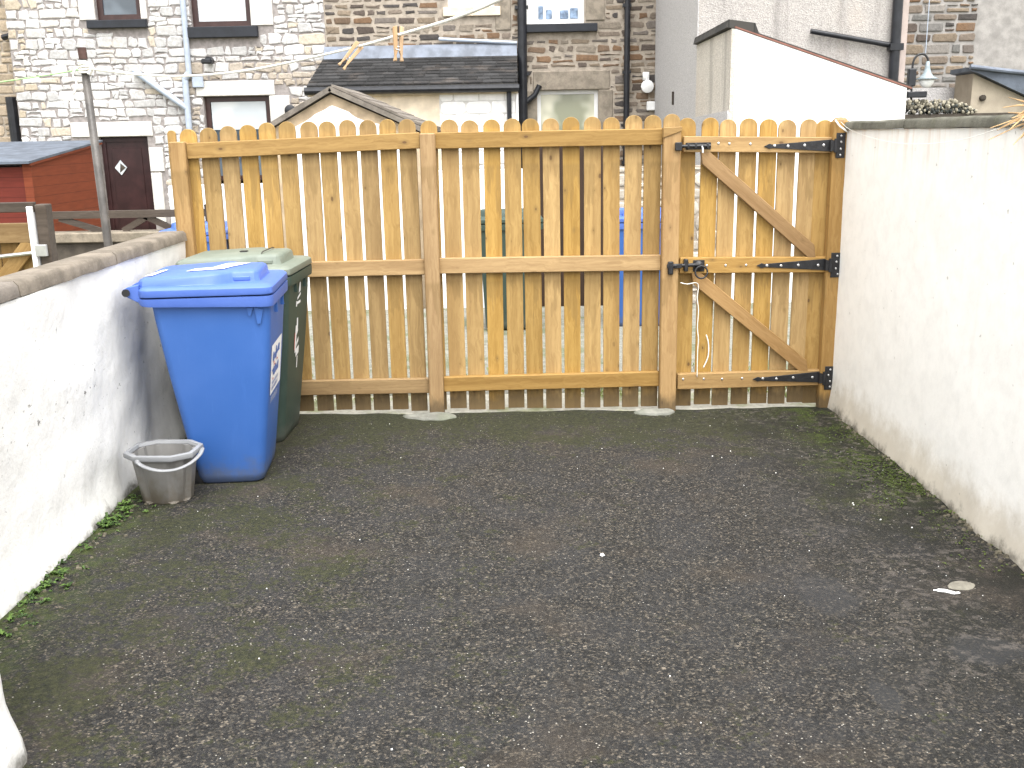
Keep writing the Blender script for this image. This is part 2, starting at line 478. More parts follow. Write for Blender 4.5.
def m_boards(name, a, b, pitch, axis):
    N = NT(name); v = N.coord('Object'); s = N.sep(v)
    f = N.math('FRACT', N.math('DIVIDE', s[axis], pitch))
    gap = N.math('MAXIMUM', N.step(f, .07, .02), N.step(f, .95, .99))
    g = N.noise(N.coord('Object', (.08, .08, 1) if axis == 2 else (1, 1, .08)), 40, 4, .65)
    c = N.mix(N.step(g, .3, .7), a, b)
    c = N.mix(N.math('MULTIPLY', N.step(N.noise(v, 3, 3), .45, .7), .35), c, tuple(x*.6 for x in a))
    c = N.mix(N.math('MULTIPLY', gap, .55), c, tuple(x*.3 for x in a))
    return N.done(c, .7, N.bump(gap, -.5, .01), .25)
M['shed_red'] = m_boards('red brown shiplap', (.20, .047, .019), (.155, .035, .015), .115, 2)
M['shed_red2'] = m_boards('dark red shiplap', (.14, .024, .015), (.11, .019, .012), .115, 2)
M['dark_door'] = m_flat('dark brown door', (.030, .012, .012), .4, .25, 6)
M['dark_boards'] = m_boards('dark brown boards', (.045, .025, .015), (.03, .018, .012), .12, 0)
M['old_wall'] = m_flat('dark damp wall', (.06, .05, .04), .95, .3, 8, .4)

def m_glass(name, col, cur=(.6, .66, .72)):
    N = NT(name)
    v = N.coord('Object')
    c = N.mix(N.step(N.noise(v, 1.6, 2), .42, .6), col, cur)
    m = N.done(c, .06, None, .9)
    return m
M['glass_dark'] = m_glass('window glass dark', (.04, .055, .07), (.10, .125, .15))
M['glass_pale'] = m_glass('window glass curtain and reflection tones', (.48, .52, .55), (.62, .64, .65))  # net curtain and reflected brightness, both in the base colour
M['glass_mix'] = m_glass('window glass painted reflections', (.30, .31, .22), (.74, .72, .58))  # bright yellowish reflections painted into the pane colour

def m_plastic(name, col, fade, rough=.42, dirt=(.10, .10, .085), dz=.16, amt=.6):
    N = NT(name); v = N.coord('Object'); z = N.sep(v)[2]
    f = N.noise(v, 3.5, 4, .6); g = N.noise(N.coord('Object', (1, 1, .2)), 16, 4, .65)
    c = N.mix(N.step(f, .35, .7), col, fade)
    c = N.mix(N.math('MULTIPLY', N.step(g, .55, .75), .14), c, tuple(min(1, x*1.5+.03) for x in col))
    e = N.math('ADD', z, N.math('MULTIPLY', N.math('SUBTRACT', N.noise(v, 10, 4, .65), .5), .3))
    c = N.mix(N.math('MULTIPLY', N.step(e, dz, dz-.15), amt), c, dirt)
    sc = N.noise(N.coord('Object', (14, 14, 1)), 6, 2)
    c = N.mix(N.math('MULTIPLY', N.step(sc, .68, .72), .10), c, tuple(min(1, x*1.4+.06) for x in col))
    return N.done(c, N.math('ADD', rough, N.math('MULTIPLY', f, .12)), N.bump(N.noise(v, 300, 2), .12, .002), .45)
M['bin_blue'] = m_plastic('blue bin plastic', (.030, .103, .335), (.038, .115, .36))
M['bin_lid'] = m_plastic('blue lid plastic', (.055, .118, .40), (.072, .14, .43), .40, dz=-5)
M['bin_green'] = m_plastic('dark green bin plastic', (.030, .052, .042), (.038, .062, .048), .5)
M['lid_green'] = m_plastic('faded green lid plastic', (.13, .155, .125), (.175, .195, .16), .5, dz=-5)
M['bucket'] = m_plastic('grey bucket plastic', (.165, .16, .152), (.19, .185, .176), .5, (.105, .085, .058), .15, .8)
M['bucket_rim'] = m_plastic('grey bucket rim', (.22, .225, .235), (.25, .255, .26), .42, dz=-5)

# ------------------------------------------------------------------ camera, light
H = 1.7
cam = bpy.data.cameras.new('camera'); co = bpy.data.objects.new('camera', cam); COL.objects.link(co)
rt = Vector((0.99981414, 0.00432572, -0.01878741)); up = Vector((0.0172236, 0.23741262, 0.97125619)); fw = Vector((-0.00866175, 0.97139927, -0.23729399))
co.matrix_world = Matrix(((rt.x, up.x, -fw.x, 0), (rt.y, up.y, -fw.y, 0), (rt.z, up.z, -fw.z, H), (0, 0, 0, 1)))
cam.sensor_width = 36; cam.lens = 36*1021.83/1024; cam.clip_start = .05; cam.clip_end = 3000
S.camera = co

SUN = Vector((.10, -.36, .92)).normalized()
el = math.asin(SUN.z); az = math.atan2(SUN.x, SUN.y)
w = bpy.data.worlds.new('World'); S.world = w; w.use_nodes = True
wt = w.node_tree
sky = wt.nodes.new('ShaderNodeTexSky'); sky.sky_type = 'NISHITA'; sky.sun_disc = False
sky.sun_elevation = el; sky.sun_rotation = az; sky.dust_density = 4; sky.air_density = 1.2; sky.ozone_density = 1
hs = wt.nodes.new('ShaderNodeHueSaturation'); hs.inputs['Saturation'].default_value = .06
wt.links.new(sky.outputs[0], hs.inputs['Color']); wt.links.new(hs.outputs[0], wt.nodes['Background'].inputs[0])
wt.nodes['Background'].inputs[1].default_value = .15
sl = bpy.data.lights.new('sun', 'SUN'); sl.energy = .5; sl.angle = R(60); sl.color = (1, .96, .88)
so = bpy.data.objects.new('sun', sl); COL.objects.link(so)
so.rotation_euler = (-SUN).to_track_quat('-Z', 'Y').to_euler()
S.view_settings.view_transform = 'Standard'; S.view_settings.look = 'None'
S.view_settings.exposure = 1.97; S.view_settings.gamma = 1

# ------------------------------------------------------------------ ground
def lx(y): return -1.846-.0267*y
def rx(y): return 2.043-.0155*y
mb = MB()
nx, ny = 60, 90
G = [[None]*(ny+1) for _ in range(nx+1)]
for i in range(nx+1):
    for j in range(ny+1):
        y = -1+7.255*j/ny
        x = (lx(y)-.05)+((rx(y)+.05)-(lx(y)-.05))*i/nx
        z = .016*(noise.noise(Vector((x*.9, y*.9, 3)))) + .006*noise.noise(Vector((x*4, y*4, 9)))
        if j == ny: y += .02*noise.noise(Vector((x*5, 1, 2)))+.012*noise.noise(Vector((x*17, 1, 2))); z -= .006
        G[i][j] = mb.bm.verts.new((x, y, z))
for i in range(nx):
    for j in range(ny): mb.face((G[i][j], G[i+1][j], G[i+1][j+1], G[i][j+1]))
tag(obj('yard_ground', mb, M['asphalt'], smooth=True), kind='structure')
mb = MB()
mb.quad((-14, 6.34, -.035), (14, 6.34, -.035), (14, 10.6, -.06), (-14, 10.6, -.06))
tag(obj('lane', mb, M['lane']), kind='structure')
mb = MB(); mb.quad((-14, 6.19, -.024), (14, 6.19, -.024), (14, 6.80, -.031), (-14, 6.80, -.031))
tag(obj('sunlit_lane_strip', mb, M['lane_sunlit']), kind='structure')  # added pale strip that paints the sunlit lane ground behind the pickets
mb = MB()
mb.quad((-900, -900, -.40), (900, -900, -.40), (900, 900, -.40), (-900, 900, -.40))
tag(obj('ground', mb, M['earth']), kind='structure')

# ------------------------------------------------------------------ yard walls
def wall_mesh(mb, f, y0, y1, z0, z1, thick, sgn, amp):
    n = int((y1-y0)/.045); m = int((z1-z0)/.045)
    vs = [[None]*(m+1) for _ in range(n+1)]
    for i in range(n+1):
        y = y0+(y1-y0)*i/n
        for j in range(m+1):
            z = z0+(z1-z0)*j/m
            d = amp*(noise.noise(Vector((y*1.6, z*1.6, 5+sgn)))+.5*noise.noise(Vector((y*5, z*5, 8+sgn)))+.22*noise.noise(Vector((y*14, z*14, 2))))
            d += .035*max(0, 1-max(z, 0)/.22)**2*(.7+.6*noise.noise(Vector((y*5, 3, sgn))))
            vs[i][j] = mb.bm.verts.new((f(y)-sgn*d, y, z))
    for i in range(n):
        for j in range(m): mb.face((vs[i][j], vs[i+1][j], vs[i+1][j+1], vs[i][j+1]))
    # back, top and ends
    bx0, bx1 = f(y0)+sgn*thick, f(y1)+sgn*thick
    b = mb.verts([(bx0, y0, z0), (bx1, y1, z0), (bx1, y1, z1), (bx0, y0, z1)])
    mb.face(b)
    mb.face([vs[i][m] for i in range(n+1)]+[b[2], b[3]])
    mb.face([vs[0][j] for j in range(m+1)]+[b[3], b[0]])
    mb.face([vs[n][j] for j in range(m+1)]+[b[2], b[1]])

def coping(T, f, y0, y1, joints, z0, th, sgn, thick, mats, over=.03):
    ys = [y0]+joints+[y1]
    for k, (a, b) in enumerate(zip(ys[:-1], ys[1:])):
        mb = MB()
        a2, b2 = a+.006, b-.006
        n = max(3, int((b2-a2)/.07))
        rings = []
        for i in range(n+1):
            y = a2+(b2-a2)*i/n
            j = lambda s: .0045*noise.noise(Vector((y*6, s*3.7, k)))
            e = f(y)-sgn*over; g = f(y)+sgn*(thick+over)
            zz = z0+(y-3.3)*T.slope
            rings.append([(e+j(1), y, zz+j(2)), (e-sgn*-.004+j(1), y, zz+th*.75+j(3)), (e+sgn*.02+j(4), y, zz+th+j(5)), (g, y, zz+th), (g, y, zz)])
        mb.loft(rings)
        T.part('coping_slab', mb, mats[k % len(mats)], world=True, auto=50)

T = Thing('garden_wall', 'low white rendered wall with pale stone coping beside the blue bin and bucket', 'wall', (-1.93, 3.3, 0))
T.slope = -.004
mb = MB(); wall_mesh(mb, lx, -1, 6.195, -.1, 1.118, .11, -1, .020)
T.part('wall', mb, M['render_l'], world=True, smooth=False, auto=40)
coping(T, lx, -1, 6.20, [.9, 2.2, 3.93, 5.0], 1.126, .058, -1, .125, [M['coping_l2'], M['coping_l2'], M['coping_l2'], M['coping_l'], M['coping_l']], .012)
mb = MB(); mb.prism([(-1.84, -1), (-1.93, -1), (-2.12, 6.19), (-2.03, 6.19)], 1.0, 1.122, 'z')
T.part('mortar_bed', mb, M['render_l'], world=True)

T = Thing('garden_wall', 'tall cream white rendered wall with dark mossy coping beside the gate hinges', 'wall', (2.1, 3.3, 0))
T.slope = 0
mb = MB(); wall_mesh(mb, rx, -1, 6.34, -.1, 1.69, .2, 1, .005)
T.part('wall', mb, M['render_r'], world=True, auto=40)
coping(T, rx, -1, 6.36, [.3, 1.6, 2.9, 4.2, 5.3], 1.692, .046, 1, .22, [M['coping_r']], .018)

# rendered end of the house wall, just inside the frame bottom left
mb = MB()
rings = []
for k in range(40):
    z = -.05+1.45*k/39
    fl = .07*max(0, 1-z/.35)**2
    x1 = -1.452+fl*.5+.014*noise.noise(Vector((z*8, 1, 4))); y1 = 2.58+fl*.3+.012*noise.noise(Vector((z*7, 2, 4)))
    rings.append([(-1.93, 1.3, z), (x1, 1.3, z), (x1, y1-.05, z), (x1-.015, y1-.015, z), (x1-.05, y1, z), (-1.90, y1, z)])
mb.loft(rings)
solo('wall_pier', mb, M['render_l'], 'rough white rendered wall end at the bottom left of the yard', 'wall', (-1.65, 1.9, 0), auto=50)

# ------------------------------------------------------------------ fence
def picket_mb(wd, ht, th=.02):
    mb = MB()
    r = wd/2
    poly = [(-r, 0), (r, 0)]
    n = 10
    for k in range(n+1):
        a = math.pi*k/n
        poly.append((r*math.cos(a), ht-r*.95+r*.95*math.sin(a)))
    mb.prism(poly, -th/2, th/2, 'y', .002)
    return mb
YP = 6.312
def pickets(T, spec):
    for x, ztop in spec:
        wd = .1025+random.uniform(-.003, .003); z0 = random.uniform(-.006, .010)
        mb = picket_mb(wd, ztop-z0+random.uniform(-.004, .006))
        o = obj('picket', mb, M['picket'], T.e)
        o.location = Vector((x, YP+random.uniform(-.002, .002), z0))-T.loc
        o.rotation_euler = (random.uniform(-.002, .002), random.uniform(-.004, .004), random.uniform(-.03, .03))
def rail(T, x0, x1, z0a, z0b, ht, y0=6.255, y1=6.298, name='rail'):
    mb = MB()
    L = math.hypot(x1-x0, z0b-z0a)
    mb.box(-L/2, L/2, -(y1-y0)/2, (y1-y0)/2, -ht/2, ht/2, .004)
    o = obj(name, mb, M['rail'], T.e)
    o.location = Vector(((x0+x1)/2, (y0+y1)/2, (z0a+z0b)/2+ht/2))-T.loc
    o.rotation_euler = (0, -math.atan2(z0b-z0a, x1-x0), 0)
    return o
def screw(mb, x, y, z, r=.006):
    mb.lathe([(r, 0), (r, -.002), (r*.6, -.0045)], (x, y, z), 8, 'y')

F = Thing('picket_fence', 'honey coloured timber picket fence with rounded tops and three posts behind the bins', 'fence', (-.5, 6.27, 0))
xs = [-1.97, -1.85, -1.73, -1.61, -1.49, -1.375, -1.25, -1.13, -1.01, -.89, -.77, -.65, -.525, -.40, -.28, -.155, -.03, .09, .21, .33, .455, .575, .695, .815, .925]
def ztop(x):
    return 1.765+(x+1.97)*.06 if x < -1.4 else (1.80 if x < -.6 else (1.79 if x < .6 else 1.797))
pickets(F, [(x, ztop(x)) for x in xs])
mb = picket_mb(.05, 1.74)
o = obj('picket', mb, M['picket'], F.e); o.location = Vector((-2.072, YP, .022))-F.loc
def post(T, x0, x1, ztop_, rot=0, name='post', lean=0):
    mb = MB()
    wd = x1-x0
    mb.box(-wd/2, wd/2, -.042, .042, -.2, ztop_, .006)
    o = obj(name, mb, M['post'], T.e)
    o.location = Vector(((x0+x1)/2, 6.255, 0))-T.loc
    o.rotation_euler = (0, lean, rot)
    return o
post(F, -2.065, -1.975, 1.695, .10)
p1 = post(F, -.578, -.487, 1.716, .0, lean=.002)
p2 = post(F, .87, .972, 1.705, .0)
# notched shoulder at the head of the gate post
for (a, b, z0a, z0b) in ((-1.975, -.578, 1.592, 1.628), (-1.975, -.578, .866, .872), (-1.975, -.578, .118, .122)):
    rail(F, a, b, z0a, z0b, .094)
for (a, b, z0a, z0b) in ((-.487, .87, 1.624, 1.622), (-.487, .87, .876, .872), (-.487, .87, .128, .140)):
    rail(F, a, b, z0a, z0b, .095)
mb = MB(); mb.prism([(.866, 1.662), (.976, 1.700), (.976, 1.726), (.866, 1.722)], 6.205, 6.298, 'y', .003)
F.part('post_block', mb, M['rail'], world=True)
# concrete round the post feet
for p, cx, cy, rx_, ry_ in ((p1, -.545, 6.14, .165, .075), (p2, .845, 6.16, .125, .06)):
    mb = MB(); rings = []
    for zz, s in ((-.03, 1.05), (.004, 1), (.010, .9), (.013, .5)):
        rings.append([(cx+s*rx_*math.cos(a)*(1+.45*noise.noise(Vector((math.cos(a)*1.5, math.sin(a)*1.5, cx)))), cy+s*ry_*math.sin(a)*(1+.5*noise.noise(Vector((math.cos(a)*2, math.sin(a)*2, 7+cx)))), zz) for a in [2*math.pi*k/26 for k in range(26)]])
    mb.loft(rings)
    off = F.loc+p.location
    o = obj('footing', mb, M['concrete'], p, off=off, auto=60)

# ------------------------------------------------------------------ gate
Gt = Thing('timber_gate', 'timber picket gate with diagonal braces and black strap hinges by the right wall', 'gate', (1.4, 6.27, 0))
pickets(Gt, [(1.028, 1.775), (1.152, 1.77), (1.265, 1.765), (1.388, 1.765), (1.51, 1.76), (1.625, 1.755), (1.742, 1.752), (1.84, 1.752)])
rail(Gt, .992, 1.885, 1.578, 1.556, .092, 6.25, 6.297)
rail(Gt, .985, 1.895, .852, .842, .096, 6.25, 6.297)
rail(Gt, .985, 1.905, .118, .130, .100, 6.25, 6.297)
def brace(T, xa, za, xb, zb, wd):
    L = math.hypot(xb-xa, zb-za); a = math.atan2(zb-za, xb-xa)
    mb = MB()
    s = wd/2/math.tan(-a)          # ends cut level with the rails
    mb.prism([(-L/2-s, wd/2), (L/2-s, wd/2), (L/2+s, -wd/2), (-L/2+s, -wd/2)], -.021, .021, 'y', .003)
    o = obj('brace', mb, M['brace'], T.e)
    o.location = Vector(((xa+xb)/2, 6.272, (za+zb)/2))-T.loc
    o.rotation_euler = (0, -a, 0)
brace(Gt, 1.10, 1.566, 1.81, .952, .082)
brace(Gt, 1.06, .846, 1.80, .232, .082)
post_h = post(Gt, 1.872, 1.962, 1.742, -.03, 'hanging_post')
# round the post head a little with a timber cap
mb = MB()
mb.lathe([(.044, 0), (.042, .012), (.03, .024), (.0, .028)], (1.917, 6.255, 1.735), 14)
Gt.part('post_cap', mb, M['post'], world=True)
for (xt, zt, xp, zp, hp) in ((1.49, 1.602, 1.885, 1.60, .145), (1.472, .892, 1.893, .892, .15), (1.475, .178, 1.893, .186, .15)):
    mb = MB(); y1 = 6.2485
    yf = 6.208
    w_ = .011; W_ = .036
    # strap tapering to a spear point
    mb.prism([(xt-.02, zt), (xt+.012, zt+w_+.004), (xt+.03, zt+w_-.001), (xp-.008, zp+W_), (xp-.008, zp-W_), (xt+.03, zt-w_+.001), (xt+.012, zt-w_-.004)], y1-.006, y1, 'y', .001)
    h = Gt.part('hinge', mb, M['iron'], world=True)
    mb = MB()
    mb.box(xp+.002, xp+.056, yf, yf+.005, zp-hp/2, zp+hp/2, .0012)
    mb.lathe([(.011, 0), (.011, hp*.55)], (xp-.001, yf-.004, zp-hp*.275), 10)
    mb.prism([(xp-.03, zp+W_*.9), (xp, zp+W_*.8), (xp, zp-W_*.8), (xp-.03, zp-W_*.9)], yf-.004, y1-.0075, 'y')
    Gt.sub('hinge_plate', mb, M['iron'], h, world=True, auto=40)
    mb = MB()
    for t in (.06, .28, .55, .86):
        screw(mb, xt+.02+(xp-xt-.03)*t, y1-.006, zt+(zp-zt)*t+random.uniform(-.004, .004), .0085)
    for dz in (-.055, -.02, .02, .055):
        screw(mb, xp+.036+random.uniform(-.012, .012), yf, zp+dz, .0065)
    Gt.sub('screw_head', mb, M['bolt'], h, world=True, auto=40, split=True)
# tower bolt on the top rail
mb = MB()
zb = 1.612
mb.box(1.005, 1.155, 6.243, 6.249, zb-.02, zb+.02, .001)
mb.tube([(.955, 6.232, zb), (1.15, 6.232, zb)], .010, 10)
for x in (1.01, 1.055, 1.125): mb.box(x, x+.016, 6.222, 6.2425, zb-.016, zb+.016, .004)
mb.box(.935, .975, 6.185, 6.212, zb-.024, zb+.024, .003)
bolt = Gt.part('tower_bolt', mb, M['iron'], world=True, auto=40)
mb = MB(); mb.tube([(1.098, 6.232, zb), (1.1, 6.21, zb-.012), (1.1, 6.203, zb-.04)], .006, 8)
Gt.sub('bolt_handle', mb, M['bolt'], bolt, world=True, auto=40)
# ring latch on the middle rail
mb = MB(); zl = .898
mb.box(1.065, 1.135, 6.243, 6.249, zl-.035, zl+.035, .002)
mb.box(.90, .99, 6.196, 6.212, zl-.008, zl+.020, .004)
mb.tube([(.92, 6.20, zl+.008), (1.10, 6.232, zl+.008)], .012, 10)
mb.lathe([(.030, 0), (.030, -.008), (.018, -.016), (.012, -.022)], (1.10, 6.244, zl), 14, 'y')
mb.box(.905, .938, 6.19, 6.212, zl-.045, zl+.035, .005)
mb.box(1.005, 1.03, 6.205, 6.249, zl-.03, zl+.045, .004)
la = Gt.part('latch', mb, M['iron'], world=True, auto=40)
mb = MB()
mb.tube([(1.112+.037*math.cos(a), 6.218+.006*math.sin(a), zl-.036+.037*math.sin(a)) for a in [2*math.pi*k/24 for k in range(25)]], .0055, 8)
Gt.sub('latch_ring', mb, M['iron'], la, world=True, smooth=True)
mb = MB()
for x, z in ((1.20, 1.625), (1.265, 1.622), (1.39, 1.618), (1.15, .898), (1.265, .897), (1.39, .896), (1.02, .185), (1.15, .185), (1.265, .182), (1.39, .184)): screw(mb, x, 6.25, z, .0075)
Gt.part('coach_screw', mb, M['bolt'], world=True, auto=40, split=True)

mb = MB()
pts = [(.985, 6.205, .802), (1.03, 6.225, .79), (1.085, 6.236, .795), (1.10, 6.24, .77), (1.095, 6.24, .70), (1.104, 6.238, .62), (1.10, 6.24, .52), (1.108, 6.24, .44), (1.105, 6.24, .36), (1.106, 6.24, .20)]
def smooth(pts, n=6):
    P = [Vector(p) for p in pts]; out = []
    for i in range(len(P)-1):
        a, b, c, d = P[max(i-1, 0)], P[i], P[i+1], P[min(i+2, len(P)-1)]
        for k in range(n):
            t = k/n
            out.append(.5*((2*b)+(c-a)*t+(2*a-5*b+4*c-d)*t*t+(3*b-3*c+d-a)*t**3))
    out.append(P[-1]); return out
mb.tube(smooth(pts), .0032, 6)
mb.tube(smooth([(1.165, 6.288, .46), (1.18, 6.285, .40), (1.178, 6.28, .32), (1.15, 6.278, .25)]), .004, 6)
solo('string', mb, M['rope'], 'loose pale string hanging from the gate below the ring latch', 'string', (1.06, 6.24, .8), smooth=True)

# ------------------------------------------------------------------ wheelie bins
def rrect(x0, x1, y0, y1, r, z, n=5):
    out = []
    for cx, cy, a0 in ((x1-r, y1-r, 0), (x0+r, y1-r, 90), (x0+r, y0+r, 180), (x1-r, y0+r, 270)):
        for k in range(n+1):
            a = R(a0+90*k/n); out.append((cx+r*math.cos(a), cy+r*math.sin(a), z))
    return out
def make_bin(name, label, loc, rz, body, lidm, stickers, group):
    t = Thing(name, label, 'wheelie bin', loc, rz, group)
    mb = MB()
    prof = [(.0, -.150, .140, .205), (.012, -.168, .158, .222), (.05, -.180, .166, .228), (.30, -.218, .198, .240), (.60, -.262, .236, .255), (.86, -.296, .262, .268), (.93, -.303, .266, .270)]
    rings = [rrect(a, b, -h, h, (.05 if z < .5 else .042), z) for z, a, b, h in prof]
    mb.loft(rings, True, True)
    b = t.part('body', mb, body, auto=50)
    # rim apron, deeper at the front corners, swept up towards the handle
    mb = MB()
    rings = []
    def zlow(x): return .922+.028*max(0, (-x-.12)/.3)**2.5-.008*max(0, x/.3)
    for (e, top) in ((0.002, 0), (.030, 0), (.033, .4), (.033, 1), (.0, 1)):
        ring = []
        for x, y, z in rrect(-.305-e*1.6, .252+e, -.272-e, .272+e, .05, 0):
            zz = zlow(x)*(1-top)+.968*top
            ring.append((x, y, zz))
        rings.append(ring)
    mb.loft(rings, False, True)
    rim = t.part('rim', mb, lidm if False else body if body is not M['bin_blue'] else M['bin_lid'], auto=40)
    mb = MB()
    for sx in (-1, 1):
        mb.prism([(.20, .83), (.215, .83), (.232, .90), (.19, .91)], sx*.275-.004, sx*.275+.004, 'y')
        mb.prism([(.16, .87), (.17, .87), (.185, .91), (.155, .91)], sx*.275-.004, sx*.275+.004, 'y')
    mb.box(.255, .278, -.12, -.11, .86, .925); mb.box(.255, .278, .11, .12, .86, .925)
    t.sub('rim_rib', mb, body, rim, split=True)
    # lid: skirt, top plate sloping to the hinge, raised plateau with notched front corners
    mb = MB()
    rings = []
    for e, z in ((0, .978), (.034, .976), (.036, .982), (.034, 1.008), (.022, 1.020), (-.006, 1.024)):
        rings.append([(x, y, zz) for x, y, zz in [(x, y, z+.016*(.3-x)/.6*0) for x, y, _ in rrect(-.335-e*.5, .240+e*1.3, -.272-e, .272+e, .05, 0)]])
    mb.loft(rings, True, True)
    lid = t.part('lid', mb, lidm, auto=35)
    mb = MB()
    pl = [(-.335, -.262), (-.03, -.262), (.01, -.255), (.045, -.225), (.075, -.185), (.09, -.175), (.185, -.175), (.205, -.155), (.205, .155), (.185, .175), (.09, .175), (.075, .185), (.045, .225), (.01, .255), (-.03, .262), (-.335, .262), (-.36, .235), (-.36, -.235)]
    def ins(p, d): return [(x-(d if x > -.05 else -d)*(1 if abs(x) > .2 else .3), y-d*(1 if y > 0 else -1)) for x, y in p]
    rings = []
    for d, z in ((-.006, 1.020), (0, 1.034), (.004, 1.064), (.012, 1.074), (.028, 1.080)):
        rings.append([(x, y, z-(.018*max(0, (-x)/.36) if z > 1.03 else 0)) for x, y in ins(pl, d)])
    mb.loft(rings, True, True)
    t.sub('lid_panel', mb, lidm, lid, auto=35)
    mb = MB()
    for s in (-1, 1):
        mb.box(.08, .165, s*.176-.005, s*.176+.005, 1.030, 1.050, .003)
    t.sub('lid_grip', mb, lidm, lid, split=True)
    # handle rod with hinge lugs at the back
    mb = MB()
    mb.tube([(-.405, -.285, 1.0), (-.405, .285, 1.0)], .013, 12)
    hd = t.part('handle', mb, lidm, auto=50)
    mb = MB()
    for s in (-1, 1):
        mb.lathe([(.019, 0), (.019, .008)], (-.405, s*.287-(.004), 1.0), 14, 'y')
    t.sub('end_cap', mb, M['rubber'], hd, auto=50, split=True)
    mb = MB()
    for y in (-.255, -.09, .09, .255):
        mb.prism([(-.34, .94), (-.385, .965), (-.422, .985), (-.425, 1.012), (-.40, 1.025), (-.35, 1.035)], y-.017, y+.017, 'y', .003)
    t.part('hinge_lug', mb, lidm, split=True)
    # wheels
    for s in (-1, 1):
        mb = MB()
        mb.lathe([(.045, -.02), (.085, -.022), (.098, -.014), (.098, .014), (.085, .022), (.045, .02)], (-.165, s*.195, .098), 24, 'y')
        mb.lathe([(.04, -.018), (.02, -.024), (.02, .024), (.04, .018)], (-.165, s*.195, .098), 16, 'y')
        t.part('wheel', mb, M['rubber'], auto=40)
    mb = MB(); mb.tube([(-.165, -.18, .098), (-.165, .18, .098)], .011, 8)
    t.part('axle', mb, M['iron'])
    stickers(t, lid)
    return t

def front_x(z):       # local x of the front face at height z
    for (za, xa), (zb_, xb) in (((.05, .166), (.30, .198)), ((.30, .198), (.60, .236)), ((.60, .236), (.95, .270))):
        if z <= zb_: return xa+(xb-xa)*(z-za)/(zb_-za)
    return .268
def on_front(mb, poly, d=.003):
    mb.face(mb.verts([(front_x(z)+d, y, z) for y, z in poly]))
def blue_stickers(t, lid):
    mb = MB()
    on_front(mb, [(-.195, .445), (.16, .445), (.16, .70), (-.195, .70)])
    st = t.part('sticker', mb, M['label'])
    mb = MB()
    def ragged(y0, y1, z0, z1, n, amp, seed):
        rr = random.Random(seed)
        top = [(y0+(y1-y0)*k/n, z1+rr.uniform(-amp, amp)) for k in range(n+1)]
        bot = [(y0+(y1-y0)*k/n, z0+rr.uniform(-amp, amp)*.4) for k in range(n, -1, -1)]
        on_front(mb, top+bot, .0042)
    ragged(-.155, -.03, .615, .648, 7, .018, 1)
    ragged(-.05, .08, .63, .66, 6, .016, 2)
    ragged(-.13, .06, .535, .578, 8, .016, 3)
    ragged(-.165, -.10, .56, .575, 4, .005, 4)
    rr = random.Random(3)
    for row, z in ((0, .49), (1, .462)):
        y = -.155
        while y < .06:
            wv = rr.uniform(.008, .018)
            on_front(mb, [(y, z), (y+wv*.6, z), (y+wv*.6, z+.019), (y, z+.019)], .0042); y += wv+.006
    t.sub('sticker_print', mb, M['label_blue'], st)
    mb = MB()
    for a, b, z in ((-.13, -.10, .60), (-.11, -.07, .585), (-.02, .02, .595), (-.14, -.11, .515)):
        on_front(mb, [(a, z), (b, z), (b, z+.008), (a, z+.008)], .0042)
    t.sub('sticker_print', mb, M['label_red'], st)
    mb = MB()
    rr = random.Random(5)
    y = -.165
    while y < .08:
        wv = rr.uniform(.012, .02); z = .395+rr.uniform(-.003, .003)
        on_front(mb, [(y, z), (y+wv*.3, z), (y+wv*.8, z+.03), (y+wv*.4, z+.032)]); y += wv+.012
    t.part('lettering', mb, M['label'], split=True)
    # paper label on the lid
    mb = MB()
    def top(poly, z=1.084):
        mb.face(mb.verts([(x, y, z-.018*max(0, -x/.36)) for x, y in poly]))
    top([(-.155, -.12), (.03, -.12), (.055, -.03), (-.12, -.03)])
    top([(-.04, -.0295), (.06, -.0295), (.125, .11), (.01, .11)])
    t.sub('lid_label', mb, M['label'], lid)
    mb = MB()
    mb.face(mb.verts([(x, y, 1.084-.018*max(0, -x/.36)) for x, y in [(-.335, -.20), (-.30, -.20), (-.27, .02), (-.30, .02)]]))
    t.sub('lid_label', mb, M['label'], lid)
def green_stickers(t, lid):
    mb = MB()
    for poly in ([(-.07, .80), (.03, .80), (.03, .815), (-.07, .815)], [(-.05, .825), (.03, .845), (.03, .86), (-.05, .84)], [(-.02, .86), (.025, .87), (.02, .92), (.0, .92)],
                 [(-.08, .79), (-.055, .79), (-.055, .82), (-.08, .82)]):
        on_front(mb, [(y, z-.02) for y, z in poly])
    for poly in ([(-.075, .50), (-.045, .50), (-.045, .66), (-.075, .66)], [(-.045, .47), (.03, .485), (.03, .53), (-.045, .52)], [(-.04, .53), (.01, .56), (.005, .585), (-.04, .56)], [(-.01, .40), (.01, .40), (.01, .47), (-.01, .47)], [(-.05, .60), (-.015, .62), (-.02, .70), (-.05, .70)]):
        on_front(mb, poly)
    t.part('lettering', mb, M['label'], split=True)
    mb = MB()
    on_front(mb, [(-.09, .52), (-.077, .52), (-.077, .62), (-.09, .62)])
    t.part('lettering', mb, M['label_red'])
    mb = MB()
    mb.box(-.06, -.02, -.02, .02, 1.079, 1.085, .002)
    t.sub('lid_badge', mb, M['rubber'], lid)
    mb = MB()
    mb.tube([(.10, -.15, 1.085), (.10, -.12, 1.091), (.10, .10, 1.091), (.10, .13, 1.085)], .003, 6)
    t.sub('lid_wire', mb, M['iron'], lid)
bl = make_bin('wheelie_bin', 'bright blue wheelie bin with white paper on its lid behind the grey bucket', (-1.50, 5.155, -.002), R(5), M['bin_blue'], M['bin_lid'], blue_stickers, None)
gr = make_bin('wheelie_bin', 'dark green wheelie bin with faded grey green lid between blue bin and fence', (-1.525, 5.83, .0), R(-1), M['bin_green'], M['lid_green'], green_stickers, None)
